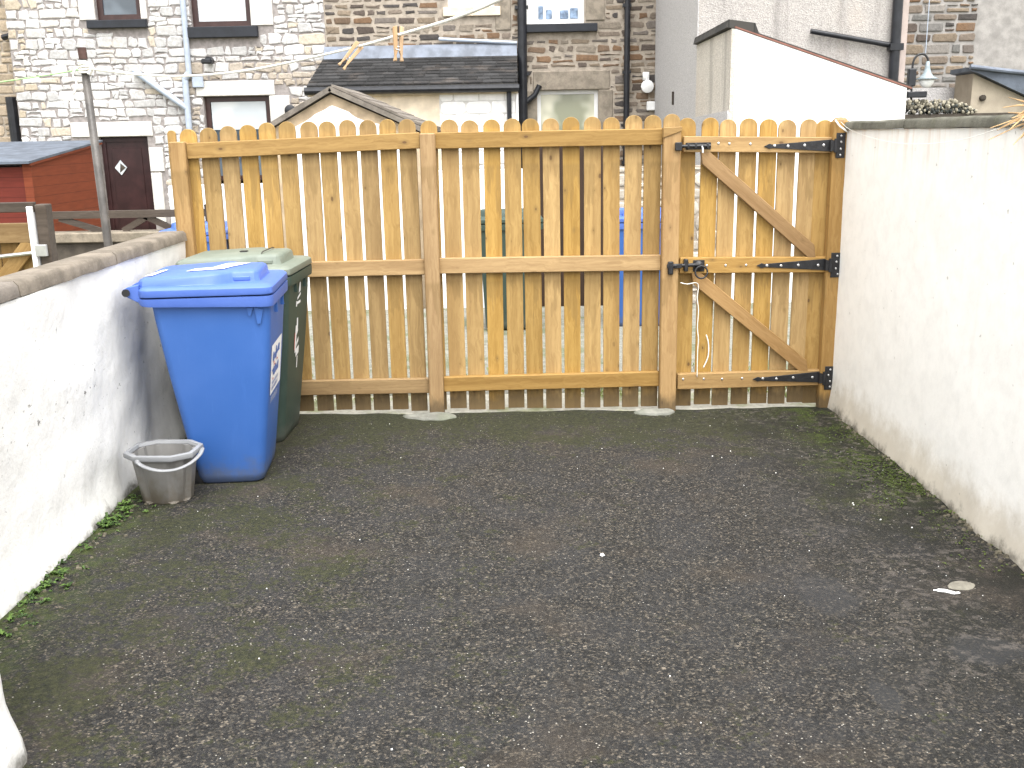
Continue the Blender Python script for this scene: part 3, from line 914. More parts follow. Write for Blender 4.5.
# bins out in the lane, seen through the gaps
def lane_bin(src, loc, rz, label):
    c = copy_tree(src.e); c.location = loc; c.rotation_euler = (0, 0, rz); c['label'] = label
    for ch in c.children:
        for q in [ch, *ch.children]:
            if src is gr and q.name.startswith('lid') and q.material_slots and q.name.split('.')[0] in ('lid', 'lid_panel', 'lid_grip'):
                q.material_slots[0].link = 'OBJECT'; q.material_slots[0].material = M['bin_green']
lane_bin(bl, (-3.08, 9.9, -.14), R(-90), 'blue wheelie bin in the lane just behind the left fence post')
lane_bin(bl, (1.13, 9.5, -.06), R(-92), 'blue wheelie bin in the lane seen through gaps near the gate post')
lane_bin(gr, (-.09, 9.4, -.04), R(-88), 'dark green wheelie bin in the lane seen through the middle fence gaps')

# ------------------------------------------------------------------ bucket
bk = Thing('mop_bucket', 'dirty grey plastic bucket with wide eight sided rim in front of the blue bin', 'bucket', (-1.735, 4.725, .0), R(-3)); bk.e.scale = (.95, 1.03, 1.08)
def octo(a, b, c, z):
    return [(a-c, -b, z), (a, -b+c*.8, z), (a, b-c*.8, z), (a-c, b, z), (-a+c, b, z), (-a, b-c*.8, z), (-a, -b+c*.8, z), (-a+c, -b, z)]
mb = MB()
rings = [octo(.118, .088, .055, .0), octo(.126, .096, .058, .012), octo(.155, .118, .072, .19), octo(.158, .120, .074, .222), octo(.150, .112, .070, .224), octo(.146, .109, .068, .19), octo(.116, .086, .055, .02)]
mb.loft(rings)
bmesh.ops.bevel(mb.bm, geom=[e for e in mb.bm.edges if abs(e.verts[0].co.z-e.verts[1].co.z) > .03], offset=.03, segments=4, affect='EDGES')
bk.part('body', mb, M['bucket'], auto=40)
mb = MB()
rings = [octo(.158, .120, .074, .216), octo(.176, .137, .082, .214), octo(.179, .140, .083, .220), octo(.177, .138, .082, .236), octo(.170, .131, .079, .240), octo(.158, .119, .073, .238), octo(.154, .115, .071, .225)]
rings.append(octo(.158, .120, .074, .216)); mb.loft(rings, False, False)
bk.part('rim', mb, M['bucket_rim'], auto=40)
mb = MB()
mb.tube(smooth([(-.075, -.143, .215), (-.03, -.158, .197), (.05, -.172, .185), (.125, -.158, .187), (.175, -.105, .198), (.196, -.03, .214), (.188, .03, .226)]), .0095, 8, flat=(1.35, .6))
mb.lathe([(.013, 0), (.013, -.014)], (-.075, -.134, .213), 12, 'y')
bk.part('handle', mb, M['bucket_rim'], smooth=True)

# ------------------------------------------------------------------ weeds, moss, grit, litter
def leaf(mb, p, d, L, wd, up_):
    p = Vector(p); d = Vector(d).normalized()
    s = d.cross(Vector((0, 0, 1))).normalized()*wd
    mid = p+d*L*.5+Vector((0, 0, up_*L*.5)); tip = p+d*L+Vector((0, 0, up_*L*.35))
    a, b, c, e = mb.verts([p, mid+s, tip, mid-s]); mb.face((a, b, c, e))
def m_leaf(name, a, b):
    N = NT(name); at = N.n('ShaderNodeAttribute', attribute_name='Col')
    r = N.n('ShaderNodeSeparateColor'); N.set(r.inputs[0], at.outputs['Color'])
    return N.done(N.mix(r.outputs[0], a, b), .6, None, .3)
M['weed'] = m_leaf('weed leaf', (.018, .042, .008), (.10, .17, .032))
M['moss'] = m_leaf('moss tuft', (.030, .045, .006), (.085, .12, .018))
M['grass'] = m_leaf('lane grass', (.08, .14, .02), (.26, .30, .07))
rr = random.Random(21)
mb = MB()
y = 3.2
while y < 4.75:
    dens = max(0, noise.noise(Vector((y*2.3, 4, 1)))+.42)*(1 if y < 4.4 else .5)
    for _ in range(int(dens*15*rr.random()**1.4)+1):
        cx = lx(y)+.02+abs(rr.gauss(0, .06)); cy = y+rr.uniform(-.03, .03)
        n = rr.randint(4, 9); sz = rr.choice([.008, .012, .016, .022, .034])
        for k in range(n):
            a = rr.uniform(0, 6.28); v = rr.random(); mb.col = (v, v, v, 1)
            leaf(mb, (cx, cy, .003), (math.cos(a), math.sin(a), 0), sz*rr.uniform(.6, 1.2), sz*.22, rr.uniform(.3, 1.2))
    y += .03
tag(obj('weeds', mb, M['weed']), 'small green weeds along the foot of the left white wall', 'weeds', None, 'stuff')
mb = MB()
for _ in range(1500):
    y = 4.35+abs(rr.gauss(0, .75)) if rr.random() < .8 else rr.uniform(3.6, 6.1)
    if y > 6.15: continue
    x = rx(y)-.03-abs(rr.gauss(0, .14))
    if noise.noise(Vector((x*4, y*4, 6)))+.15 < 0: continue
    v = rr.random(); mb.col = (v, v, v, 1); a = rr.uniform(0, 6.28); sz = rr.uniform(.008, .018)
    z = .004
    leaf(mb, (x, y, z), (math.cos(a), math.sin(a), 0), sz, sz*.3, rr.uniform(.2, 1.0))
tag(obj('moss', mb, M['moss']), 'green moss at the foot of the right white wall', 'moss', None, 'stuff')
mb = MB()
for _ in range(5200):
    y = 6.42+abs(rr.gauss(0, .5)); x = rr.uniform(-2.1, 2.3)
    if noise.noise(Vector((x*1.6, y*1.6, 2)))+.12*(x-.3) < .10: continue
    v = rr.random(); mb.col = (v, v, v, 1); a = rr.uniform(0, 6.28); sz = rr.uniform(.03, .08)
    leaf(mb, (x, y, -.036), (math.cos(a), math.sin(a), 0), sz*.6, .004, rr.uniform(1.2, 2.6))
tag(obj('grass', mb, M['grass']), 'sparse grass growing in the lane behind the fence', 'grass', None, 'stuff')
# pale grit scattered on the asphalt
def gz(x, y): return .016*(noise.noise(Vector((x*.9, y*.9, 3)))) + .006*noise.noise(Vector((x*4, y*4, 9)))
def chip(mb, x, y, s, flat=.5):
    g_ = gz(x, y)
    n = 6; ring0 = []; ring1 = []
    for k in range(n):
        a = 2*math.pi*k/n+rr.uniform(-.3, .3); q = s*rr.uniform(.6, 1.1)
        ring0.append((x+q*math.cos(a), y+q*math.sin(a), g_-.004)); ring1.append((x+q*.6*math.cos(a), y+q*.6*math.sin(a), g_+.001+s*flat))
    mb.loft([ring0, ring1])
mb = MB()
for _ in range(70):
    y = rr.uniform(2.4, 6.15); x = rr.uniform(lx(y)+.1, rx(y)-.05)
    chip(mb, x, y, rr.choice([.0015, .002, .002, .003, .004]), .4)
for _ in range(28):
    y = rr.uniform(3.2, 6.1); x = rx(y)-.1-abs(rr.gauss(0, .5))
    chip(mb, x, y, rr.choice([.002, .003, .0055]), .4)
tag(obj('grit', mb, M['paper']), 'tiny white grit scattered over the dark asphalt', 'grit', None, 'stuff')
# rubble and broken mortar along the right wall foot
mb = MB()
for _ in range(150):
    y = rr.uniform(2.6, 6.1); chip(mb, rx(y)-.025-abs(rr.gauss(0, .025)), y, rr.uniform(.005, .019), .4)
for _ in range(50):
    y = rr.uniform(3.2, 4.7); chip(mb, lx(y)+.06+abs(rr.gauss(0, .06)), y, rr.uniform(.005, .014), .4)
tag(obj('rubble', mb, M['rubble']), 'crumbled mortar and stones along the wall feet', 'rubble', None, 'stuff')
mb = MB()
mb.tube(smooth([(1.535, 3.55, .008), (1.57, 3.535, .012), (1.60, 3.522, .009), (1.622, 3.525, .008)]), [.004]*3+[.009]*10+[.006]*6, 6, flat=(1.3, .6))
solo('paper_scrap', mb, M['paper'], 'twisted scrap of white paper on the ground near the right wall', 'litter', (1.58, 3.53, 0), smooth=True)
mb = MB()
mb.loft([[(1.655+s*.055*math.cos(a)*(1+.2*math.sin(2*a)), 3.585+s*.042*math.sin(a), z) for a in [2*math.pi*k/14 for k in range(14)]] for z, s in ((-.01, 1), (.008, .95), (.014, .7))])
solo('flat_stone', mb, M['warm_stone'], 'flat pale stone beside the white paper scrap', 'stone', (1.655, 3.585, 0), auto=50)
mb = MB(); chip(mb, -.18, 2.485, .016, .5)
solo('pebble', mb, M['paper'], 'lone white pebble at the bottom edge of the yard', 'pebble', (-.18, 2.485, 0))
mb = MB(); chip(mb, .325, 3.97, .015, .4)
solo('pebble', mb, M['label'], 'pale blue white chip in the middle of the asphalt', 'pebble', (.325, 3.97, 0))

# ------------------------------------------------------------------ clothes pole, line, pegs, straw
cp = Thing('clothes_pole', 'leaning weathered clothes pole with knotted white rope behind the left wall', 'pole', (-2.315, 5.8, -.04))
mb = MB(); mb.tube([(-2.312, 5.8, -.1), (-2.318, 5.8, .9), (-2.345, 5.8, 2.145)], [.026, .024, .021], 14)
cp.part('pole', mb, m_flat('weathered pole', (.065, .058, .052), .4, .4, 9, .2), world=True, smooth=True)
mb = MB(); mb.tube([(-2.345, 5.8, 2.14), (-2.348, 5.8, 2.20)], .023, 14)
cp.part('pole_cap', mb, m_flat('rusty cap', (.055, .028, .022), .7, .4, 20, .2), world=True, auto=50)
mb = MB()
for k in range(5):
    z = 2.075+.012*k
    mb.tube([(-2.342+.029*math.cos(a), 5.8+.029*math.sin(a), z+.004*math.sin(a+k)) for a in [2*math.pi*q/14 for q in range(15)]], .0065, 6, caps=False)
mb.tube(smooth([(-2.37, 5.77, 2.10), (-2.40, 5.77, 2.06), (-2.385, 5.77, 2.01), (-2.405, 5.77, 1.96)]), .005, 6)
mb.tube(smooth([(-2.30, 5.765, 2.12), (-2.29, 5.76, 2.09), (-2.31, 5.765, 2.06)]), .012, 8)
cp.part('rope_knot', mb, M['rope'], world=True, smooth=True)
LP = [(-2.31, 5.79, 2.09), (-1.83, 5.12, 2.015), (-1.44, 4.58, 1.97), (-.95, 3.75, 1.935), (-.52, 3.0, 1.93), (-.26, 2.45, 1.926), (-.02, 1.95, 1.938), (.35, 1.2, 2.02), (.8, .3, 2.14), (1.1, -.3, 2.25)]
mb = MB(); mb.tube(smooth(LP, 8), [.0075-.0042*min(1, k/32) for k in range(len(smooth(LP, 8)))], 6)
solo('washing_line', mb, M['rope'], 'white washing line rising from the pole towards the top right', 'washing line', (-2.31, 5.79, 2.09), smooth=True)
mb = MB(); mb.tube(smooth([(-2.37, 5.79, 2.085), (-2.7, 5.77, 2.04), (-3.2, 5.74, 1.99), (-4.2, 5.7, 1.98)]), .004, 6)
solo('washing_line', mb, M['green_cord'], 'thin green cord running left from the pole', 'washing line', (-2.37, 5.79, 2.085), smooth=True)
def peg(loc, rot, label):
    t = Thing('clothes_peg', label, 'clothes peg', loc)
    t.e.rotation_euler = rot
    for s in (-1, 1):
        mb = MB()
        mb.prism([(s*.003, -.050), (s*.013, -.047), (s*.010, .0), (s*.009, .018), (s*.012, .028), (s*.004, .028), (s*.005, .015), (s*.002, .006)], -.005, .005, 'y', .001)
        t.part('jaw', mb, M['peg'])
    mb = MB()
    mb.tube([(.008*math.cos(a), .009*math.sin(a*.999)*0+(-.006+.012*k/16), .004*math.sin(a)) for k, a in [(k, 2*math.pi*k/8) for k in range(17)]], .0012, 5)
    t.part('spring', mb, M['bolt'])
peg((-.268, 2.46, 1.896), (R(4), R(183), R(20)), 'upright wooden clothes peg on the white line above the slate roof')
peg((-.43, 2.75, 1.897), (R(0), R(222), R(15)), 'tilted wooden clothes peg on the white line, further down the line')
mb = MB()
rs = random.Random(4)
c0 = Vector((1.80, 3.6, 1.735))
for k in range(34):
    d = Vector((rs.uniform(-1, -.25), rs.uniform(-.35, .35), rs.uniform(-.75, .25)))
    if k > 20: d = Vector((rs.uniform(-.35, .3), rs.uniform(-.3, .3), rs.uniform(-1, -.2)))
    if k < 4: d = Vector((-1, rs.uniform(-.1, .1), rs.uniform(-.42, -.22)))
    L = rs.uniform(.07, .13) if k >= 4 else rs.uniform(.17, .215)
    p0 = c0+Vector((rs.uniform(-.05, .02), rs.uniform(-.02, .02), rs.uniform(-.02, .03)))
    d.normalize()
    mb.tube([p0, p0+d*L*.5+Vector((0, 0, .006)), p0+d*L], [.0035, .003, .0012], 5)
solo('straw_bundle', mb, M['straw'], 'dry straw bundle hanging at the right edge in front of the white wall', 'straw', (1.80, 3.6, 1.735))
mb = MB()
mb.tube(smooth([(1.905, 6.20, 1.735), (1.93, 6.1, 1.69), (1.925, 5.7, 1.645), (1.86, 5.0, 1.62), (1.82, 4.3, 1.645), (1.80, 3.62, 1.735), (1.80, 2.6, 1.86), (1.8, 1.2, 2.1)]), .0011, 5)
mb.tube(smooth([(1.875, 6.21, 1.745), (1.90, 6.195, 1.71), (1.945, 6.18, 1.675)]), .0055, 6)
solo('thin_wire', mb, M['rope'], 'thin pale line tied to the gate hinge post along the right wall', 'wire', (1.905, 6.2, 1.735), smooth=True)

# ------------------------------------------------------------------ stone work
def facade(mb, x0, x1, z0, z1, holes, Y, dep):
    xs_ = sorted({x0, x1, *[h[0] for h in holes], *[h[1] for h in holes]}); zs_ = sorted({z0, z1, *[h[2] for h in holes], *[h[3] for h in holes]})
    xs_ = [x for x in xs_ if x0 <= x <= x1]; zs_ = [z for z in zs_ if z0 <= z <= z1]
    for a, b in zip(xs_[:-1], xs_[1:]):
        for c, d in zip(zs_[:-1], zs_[1:]):
            mx, mz = (a+b)/2, (c+d)/2
            if any(h[0] < mx < h[1] and h[2] < mz < h[3] for h in holes): continue
            mb.quad((a, Y, c), (b, Y, c), (b, Y, d), (a, Y, d))
    for h in holes:
        a, b, c, d = h[:4]
        mb.quad((a, Y, c), (a, Y, d), (a, Y+dep, d), (a, Y+dep, c)); mb.quad((b, Y, c), (b, Y, d), (b, Y+dep, d), (b, Y+dep, c))
        mb.quad((a, Y, d), (b, Y, d), (b, Y+dep, d), (a, Y+dep, d)); mb.quad((a, Y, c), (b, Y, c), (b, Y+dep, c), (a, Y+dep, c))
def block(mb, x0, x1, z0, z1, Y, dep, rnd, jit, col):
    w_, h_ = x1-x0, z1-z0
    c = min(w_, h_)*rnd.uniform(.06, .26)
    pts = [(x0+c, z0), (x1-c, z0), (x1, z0+c), (x1, z1-c), (x1-c, z1), (x0+c, z1), (x0, z1-c), (x0, z0+c)]
    pts = [(x+rnd.uniform(-jit, jit), z+rnd.uniform(-jit, jit)) for x, z in pts]
    cx, cz = (x0+x1)/2, (z0+z1)/2
    mb.col = (*col, 1)
    def ring(s, y): return [(cx+(x-cx)*s, y, cz+(z-cz)*s) for x, z in pts]
    s2 = 1-.026/max(.06, min(w_, h_))
    mb.loft([ring(1, Y), ring(1, Y-dep*.6), ring(s2, Y-dep)], False, True)
def rubble(mb, x0, x1, z0, z1, holes, Y, hr, wr, gap, dep, colf, seed, jit=.008):
    rnd = random.Random(seed)
    z = z0
    while z < z1-.03:
        h = rnd.uniform(*hr)
        if z+h > z1-.05: h = z1-z
        x = x0-rnd.uniform(0, .1)
        while x < x1:
            w_ = rnd.uniform(*wr)*(1.25 if rnd.random() < .15 else 1)
            a, b = max(x, x0), min(x+w_, x1)
            x += w_
            if b-a < .05: continue
            cells = [(z, z+h)]
            q = rnd.random()
            if q < .22 and h > hr[0]*1.25:
                s = rnd.uniform(.38, .62); cells = [(z, z+h*s), (z+h*s, z+h)]
            for c, d in cells:
                segs = [(a, b)]
                if len(cells) == 2 and rnd.random() < .5 and b-a > .24:
                    m_ = (a+b)/2+rnd.uniform(-.05, .05); segs = [(a, m_), (m_, b)]
                for a1, b1 in segs:
                    ok = True
                    for hh in holes:
                        if b1 > hh[0] and a1 < hh[1] and d > hh[2] and c < hh[3]:
                            if a1 < hh[0]-.07: b1 = hh[0]
                            elif b1 > hh[1]+.07: a1 = hh[1]
                            else: ok = False; break
                    if not ok or b1-a1 < .05: continue
                    g = gap*rnd.uniform(.7, 1.35)/2
                    zj = rnd.uniform(-.006, .006)
                    block(mb, a1+g, b1-g, c+g+zj, d-g+zj, Y, dep*rnd.uniform(.6, 1.1), rnd, jit, colf((a1+b1)/2, (c+d)/2, rnd))
        z += h
def window(T, x0, x1, z0, z1, Y, fmat, glass, bar=.06, mullion=None, transom=None, rec=.09):
    mb = MB()
    y0, y1 = Y+rec, Y+rec+.05
    mb.box(x0, x0+bar, y0, y1, z0, z1); mb.box(x1-bar, x1, y0, y1, z0, z1)
    mb.box(x0+bar, x1-bar, y0+.001, y1-.001, z0, z0+bar); mb.box(x0+bar, x1-bar, y0+.001, y1-.001, z1-bar, z1)
    if mullion: mb.box(mullion-.02, mullion+.02, y0+.004, y1-.004, z0+bar, z1-bar)
    if transom: mb.box(x0+bar, x1-bar, y0+.006, y1-.006, transom-.02, transom+.02)
    f = T.part('window', mb, fmat, world=True)
    mb = MB(); mb.box(x0+bar*.5, x1-bar*.5, y0+.025, y0+.03, z0+bar*.5, z1-bar*.5)
    T.sub('pane', mb, glass, f, world=True)
    return f
def body_box(mb, x0, x1, Y0, Y1, z0, z1):
    """sides, back and top behind a facade"""
    mb.quad((x0, Y0, z0), (x0, Y1, z0), (x0, Y1, z1), (x0, Y0, z1)); mb.quad((x1, Y0, z0), (x1, Y1, z0), (x1, Y1, z1), (x1, Y0, z1))
    mb.quad((x0, Y1, z0), (x1, Y1, z0), (x1, Y1, z1), (x0, Y1, z1)); mb.quad((x0, Y0, z1), (x1, Y0, z1), (x1, Y1, z1), (x0, Y1, z1))
def house_roof(T, x0, x1, Y0, Y1, z):
    mb = MB(); ym = (Y0+Y1)/2
    mb.prism([(Y0-.25, z-.02), (ym, z+2.4), (Y1+.25, z-.02), (Y1+.25, z+.10), (ym, z+2.53), (Y0-.25, z+.10)], x0, x1, 'x')
    T.part('roof', mb, M['slate'], world=True)
    mb = MB(); mb.tube([(x0, Y0-.30, z+.02), (x1, Y0-.30, z+.02)], .06, 8)
    T.part('gutter', mb, M['black_plastic'], world=True)

YF = 17.0
# --- white house
def c_white(x, z, r):
    k = r.uniform(.42, .60); t = r.random()
    c = (k, k*.98, k*.965)
    if t < .05: c = (.50, .44, .36)
    if x > -5.3 and z < 2.9 and t < .5: c = (.36+.1*t, .31+.1*t, .255+.1*t)
    if x < -7.75 and t < .4: c = (.42, .36, .28)
    return c
hW = Thing('stone_house', 'whitewashed rubble stone house with dark framed windows at the top left', 'house', (-5.5, YF, -.4))
holes = [(-6.60, -5.89, 3.57, 4.9), (-5.10, -4.16, 3.44, 4.9), (-5.02, -3.96, 1.0, 2.38), (-6.77, -5.98, -.4, 1.78)]
mb = MB(); facade(mb, -8.02, -3.0, -.4, 6.2, holes, YF, .2); body_box(mb, -8.02, -3.0, YF, YF+7, -.4, 6.2)
mb.mi = 1
extra = [(-7.20, -5.88, 1.78, 2.02), (-6.73, -5.79, 3.44, 3.57), (-5.20, -4.05, 3.26, 3.44), (-6.86, -6.60, 3.57, 4.9), (-5.89, -5.78, 3.57, 4.9), (-5.98, -5.74, -.4, 1.60), (-5.12, -3.86, 2.38, 2.62), (-3.96, -3.62, 1.4, 2.38), (-4.16, -3.80, 3.44, 3.95)]
rubble(mb, -8.02, -3.0, .1, 4.6, holes+extra, YF, (.09, .18), (.10, .34), .020, .018, c_white, 11, .019)
hW.part('wall', mb, [M['mortar_grey'], M['stone_white']], world=True)
mb = MB()
for a, b, c, d in ((-7.20, -5.88, 1.785, 2.015), (-5.975, -5.745, 1.22, 1.6), (-5.975, -5.80, .4, 1.2), (-6.855, -6.605, 3.575, 4.9), (-5.885, -5.785, 3.575, 4.9), (-5.12, -3.86, 2.385, 2.615), (-3.955, -3.63, 1.4, 2.375), (-4.155, -3.805, 3.445, 3.945)):
    mb.box(a, b, YF-.024, YF+.05, c, d, .008)
hW.part('dressed_stone', mb, M['stone_paint'], world=True, split=True)
for (a, b, c, d) in ((-6.73, -5.79, 3.445, 3.565), (-5.20, -4.05, 3.27, 3.435)):
    mb = MB(); mb.box(a, b, YF-.09, YF+.1, c, d, .008); hW.part('sill', mb, M['sill'], world=True)
window(hW, -6.60, -5.89, 3.57, 4.85, YF, M['brown_frame'], M['glass_dark'], .09)
window(hW, -5.10, -4.16, 3.44, 4.85, YF, M['brown_frame'], M['glass_pale'], .09)
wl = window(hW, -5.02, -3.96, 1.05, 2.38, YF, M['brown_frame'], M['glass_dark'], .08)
mb = MB(); mb.box(-4.93, -4.05, YF+.105, YF+.112, 1.86, 2.295); hW.sub('pane_reflection', mb, M['glass_pale'], wl, world=True)  # added pale panel: roofline reflection painted on the upper pane
mb = MB(); mb.box(-6.77, -5.98, YF+.10, YF+.15, -.4, 1.78)
mb.box(-6.77, -6.70, YF+.08, YF+.0995, -.4, 1.78); mb.box(-6.05, -5.98, YF+.08, YF+.0995, -.4, 1.78); mb.box(-6.6985, -6.0515, YF+.08, YF+.0995, 1.70, 1.78)
for c, d in ((-.2, .5), (.6, 1.6)): mb.box(-6.62, -6.13, YF+.09, YF+.0995, c, d, .004)
dr = hW.part('door', mb, M['dark_door'], world=True)
mb = MB(); mb.prism([(-6.49, 1.17), (-6.39, 1.29), (-6.49, 1.41), (-6.59, 1.29)], YF+.075, YF+.089, 'y'); hW.sub('door_light', mb, M['glass_pale'], dr, world=True)
mb = MB(); mb.prism([(-6.51, 1.21), (-6.41, 1.29), (-6.49, 1.36)], YF+.070, YF+.0745, 'y'); hW.sub('leaded_panel', mb, M['old_wall'], dr, world=True)
mb = MB(); mb.tube([(-5.18, YF-.07, 6.0), (-5.19, YF-.07, 2.72)], .045, 10); mb.tube([(-5.26, YF-.07, 2.70), (-5.28, YF-.07, -.3)], .05, 10)
mb.tube([(-5.19, YF-.07, 2.74), (-5.26, YF-.07, 2.66)], .055, 10)
mb.tube([(-6.07, YF-.07, 2.80), (-5.27, YF-.07, 2.20)], .05, 10)
hW.part('downpipe', mb, M['grey_pipe'], world=True, auto=50)
mb = MB(); mb.box(-5.16, -4.98, YF-.06, YF-.02, 2.52, 2.70, .01); hW.part('junction_box', mb, M['grey_pipe'], world=True)
mb = MB(); mb.tube([(-4.84, YF, 2.93), (-4.84, YF-.16, 2.93)], .055, 10); mb.box(-4.95, -4.78, YF-.2, YF-.12, 2.87, 2.95, .02); hW.part('flue', mb, M['black_plastic'], world=True)
mb = MB(); mb.lathe([(.085, .0), (.09, -.06), (.05, -.08)], (-3.62, YF-.02, 2.14), 16, 'y'); hW.part('vent', mb, M['black_plastic'], world=True, auto=50)
house_roof(hW, -8.05, -3.0, YF, YF+7, 6.2)

# --- brown house with its lean-to
PAL = [(.165, .115, .08), (.15, .13, .115), (.07, .063, .06), (.22, .175, .13), (.185, .115, .07), (.10, .08, .068), (.19, .155, .125), (.24, .205, .165)]
def c_brown(x, z, r):
    c = r.choice(PAL); k = r.uniform(.8, 1.15); return tuple(v*k for v in c)
hB = Thing('stone_house', 'brown rubble stone house with black downpipes and slate lean-to in the middle', 'house', (-.3, YF, -.4))
holes = [(-1.05, -.32, 3.66, 4.9), (.18, 1.10, 3.38, 4.6), (.34, 1.32, 1.2, 2.37)]
mb = MB(); facade(mb, -3.0, 2.6, -.4, 6.2, holes, YF+.002, .2); body_box(mb, -3.0, 2.6, YF+.002, YF+7, -.4, 6.2)
mb.mi = 1
extra = [(-1.12, -.22, 3.50, 3.66), (.10, 1.30, 3.24, 3.38), (.28, 1.50, 2.37, 2.67), (-.30, -.06, 3.3, 3.95), (1.12, 1.42, 3.42, 3.75), (1.33, 1.55, 1.7, 2.37), (.1, .34, 1.7, 2.37)]
rubble(mb, -3.0, 2.6, .2, 4.6, holes+extra, YF+.002, (.085, .15), (.13, .36), .046, .010, c_brown, 5, .015)
hB.part('wall', mb, [M['mortar_buff'], M['stone_brown']], world=True)
mb = MB()
for a, b, c, d in ((.28, 1.50, 2.375, 2.665), (1.325, 1.55, 1.7, 2.365), (.1, .335, 1.7, 2.365), (-.30, -.06, 3.3, 3.95), (1.12, 1.42, 3.42, 3.75)): mb.box(a, b, YF-.02, YF+.05, c, d, .008)
hB.part('dressed_stone', mb, M['stone_plain'], world=True, split=True)
mb = MB(); mb.box(.10, 1.30, YF-.09, YF+.1, 3.25, 3.375, .008); hB.part('sill', mb, M['sill'], world=True)
mb = MB(); mb.box(-1.12, -.22, YF-.05, YF+.1, 3.52, 3.655, .006); hB.part('sill', mb, M['cream'], world=True)
window(hB, -1.05, -.32, 3.66, 4.85, YF, M['white_plastic'], M['glass_pale'], .08)
w4 = window(hB, .18, 1.10, 3.38, 4.55, YF, M['white_plastic'], M['glass_pale'], .075)
mb = MB()
for x, wv, hv in ((.38, .07, .20), (.50, .09, .14), (.72, .13, .13), (.88, .12, .16)): mb.box(x, x+wv, YF+.098, YF+.112, 3.46, 3.46+hv, .01)
hB.sub('bottle', mb, m_flat('things on sill', (.18, .25, .36), .4, .5, 12), w4, world=True, split=True)
window(hB, .34, 1.32, 1.2, 2.37, YF, M['white_plastic'], M['glass_mix'], .06)
for xa, r_ in ((.13, .075), (1.78, .048)):
    mb = MB(); mb.tube([(xa, YF-.09, 6.1), (xa-.03, YF-.09, -.3)], r_, 10)
    for z in (1.2, 2.6, 3.6): mb.box(xa-r_*1.4-.02, xa+r_*1.4-.02, YF-.12, YF-.02, z, z+.05)
    if r_ > .06: mb.tube([(.10, YF-.09, 2.15), (.30, YF-.06, 2.30), (.38, YF-.05, 2.45)], .045, 8)
    hB.part('downpipe', mb, M['black_plastic'], world=True, auto=50)
mb = MB(); mb.tube([(-1.2, YF-.06, 3.18), (.03, YF-.06, 3.10)], .028, 8); hB.part('waste_pipe', mb, M['grey_pipe'], world=True)
mb = MB(); mb.box(2.02, 2.12, YF-.10, YF-.02, 2.50, 2.62, .01); mb.lathe([(.10, 0), (.10, -.05), (.06, -.07)], (2.09, YF-.08, 2.40), 14, 'y')
hB.part('security_light', mb, M['white_plastic'], world=True, auto=50)
mb = MB(); mb.box(2.09, 2.22, YF-.08, YF-.02, 2.03, 2.17, .01); hB.part('junction_box', mb, M['white_plastic'], world=True)
# lean-to (moves with the house)
ye = 15.45; zt_, ze = 2.86, 2.38
mb = MB()
mb.prism([(ye-.06, ze-.03), (YF-.03, zt_-.02), (YF-.03, zt_+.05), (ye-.06, ze+.04)], -3.03, .03, 'x')
o = hB.part('lean_to_roof', mb, M['slate'], world=True)
# courses of slates standing slightly proud
mb = MB()
rows = 9
for k in range(rows):
    t0, t1 = k/rows, (k+1.15)/rows
    ya, yb = ye-.06+(YF-.05-ye)*t0, ye-.06+(YF-.05-ye)*min(t1, 1)
    za, zb_ = ze+.05+(zt_-ze)*t0, ze+.05+(zt_-ze)*min(t1, 1)
    x = -3.03-random.uniform(0, .2)
    while x < .02:
        w_ = random.uniform(.18, .28); a, b = max(x, -3.03), min(x+w_-.006, .03); x += w_
        if b-a < .04: continue
        v = random.uniform(.6, 1.5); mb.col = (.030*v, .0295*v, .030*v, 1)
        dz = random.uniform(0, .006)
        p = mb.verts([(a, ya, za+.014+dz), (b, ya, za+.014+dz), (b, yb, zb_+.002), (a, yb, zb_+.002), (a, ya, za), (b, ya, za)])
        mb.face(p[:4]); mb.face((p[0], p[1], p[5], p[4]))
hB.sub('slates', mb, M['stone_brown'], o, world=True)
mb = MB(); mb.prism([(YF-.14, zt_+.045), (YF-.03, zt_+.07), (YF-.03, zt_+.24), (YF-.05, zt_+.24)], -3.02, .03, 'x'); hB.part('flashing', mb, M['lead'], world=True)
mb = MB(); mb.tube([(-3.05, ye-.12, ze-.02), (.05, ye-.12, ze-.03)], .055, 10); hB.part('gutter', mb, M['black_plastic'], world=True)
mb = MB(); mb.box(-3.02, .03, ye-.05, ye-.004, ze-.10, ze-.035); hB.part('fascia', mb, M['cream'], world=True)
mb = MB()
mb.box(-2.95, -1.12, ye, YF-.02, -.4, ze-.03)
hB.part('lean_to_wall', mb, M['cream'], world=True)
mb = MB(); z = .0
mb.box(-1.1195, .0, ye+.006, YF-.02, -.4, ze-.031)
mb.mi = 1; rnd = random.Random(2); r_ = 0; z = .2
while z < ze-.1:
    x = -1.10-(.18 if r_ % 2 else 0)
    while x < -.02:
        a, b = max(x+.004, -1.11), min(x+.36, -.015); x += .372
        if b-a > .06: block(mb, a, b, z+.004, min(z+.174, ze-.04), ye+.006, .012, rnd, .003, (.82, .81, .80))
    z += .18; r_ += 1
hB.part('painted_brick', mb, [m_flat('painted joints', (.62, .60, .58), .9, .1), m_flat('painted bricks', (.80, .79, .78), .85, .06, 9, .2)], world=True)
mb = MB(); mb.box(.0, .035, ye-.02, ye+.01, -.2, ze-.1); hB.part('corner_board', mb, M['white_plastic'], world=True)
mb = MB(); mb.tube([(-.10, ye-.06, ze-.05), (-.10, ye-.06, -.3)], .035, 8); hB.part('downpipe', mb, M['black_plastic'], world=True)
house_roof(hB, -3.0, 2.6, YF, YF+7, 6.2)

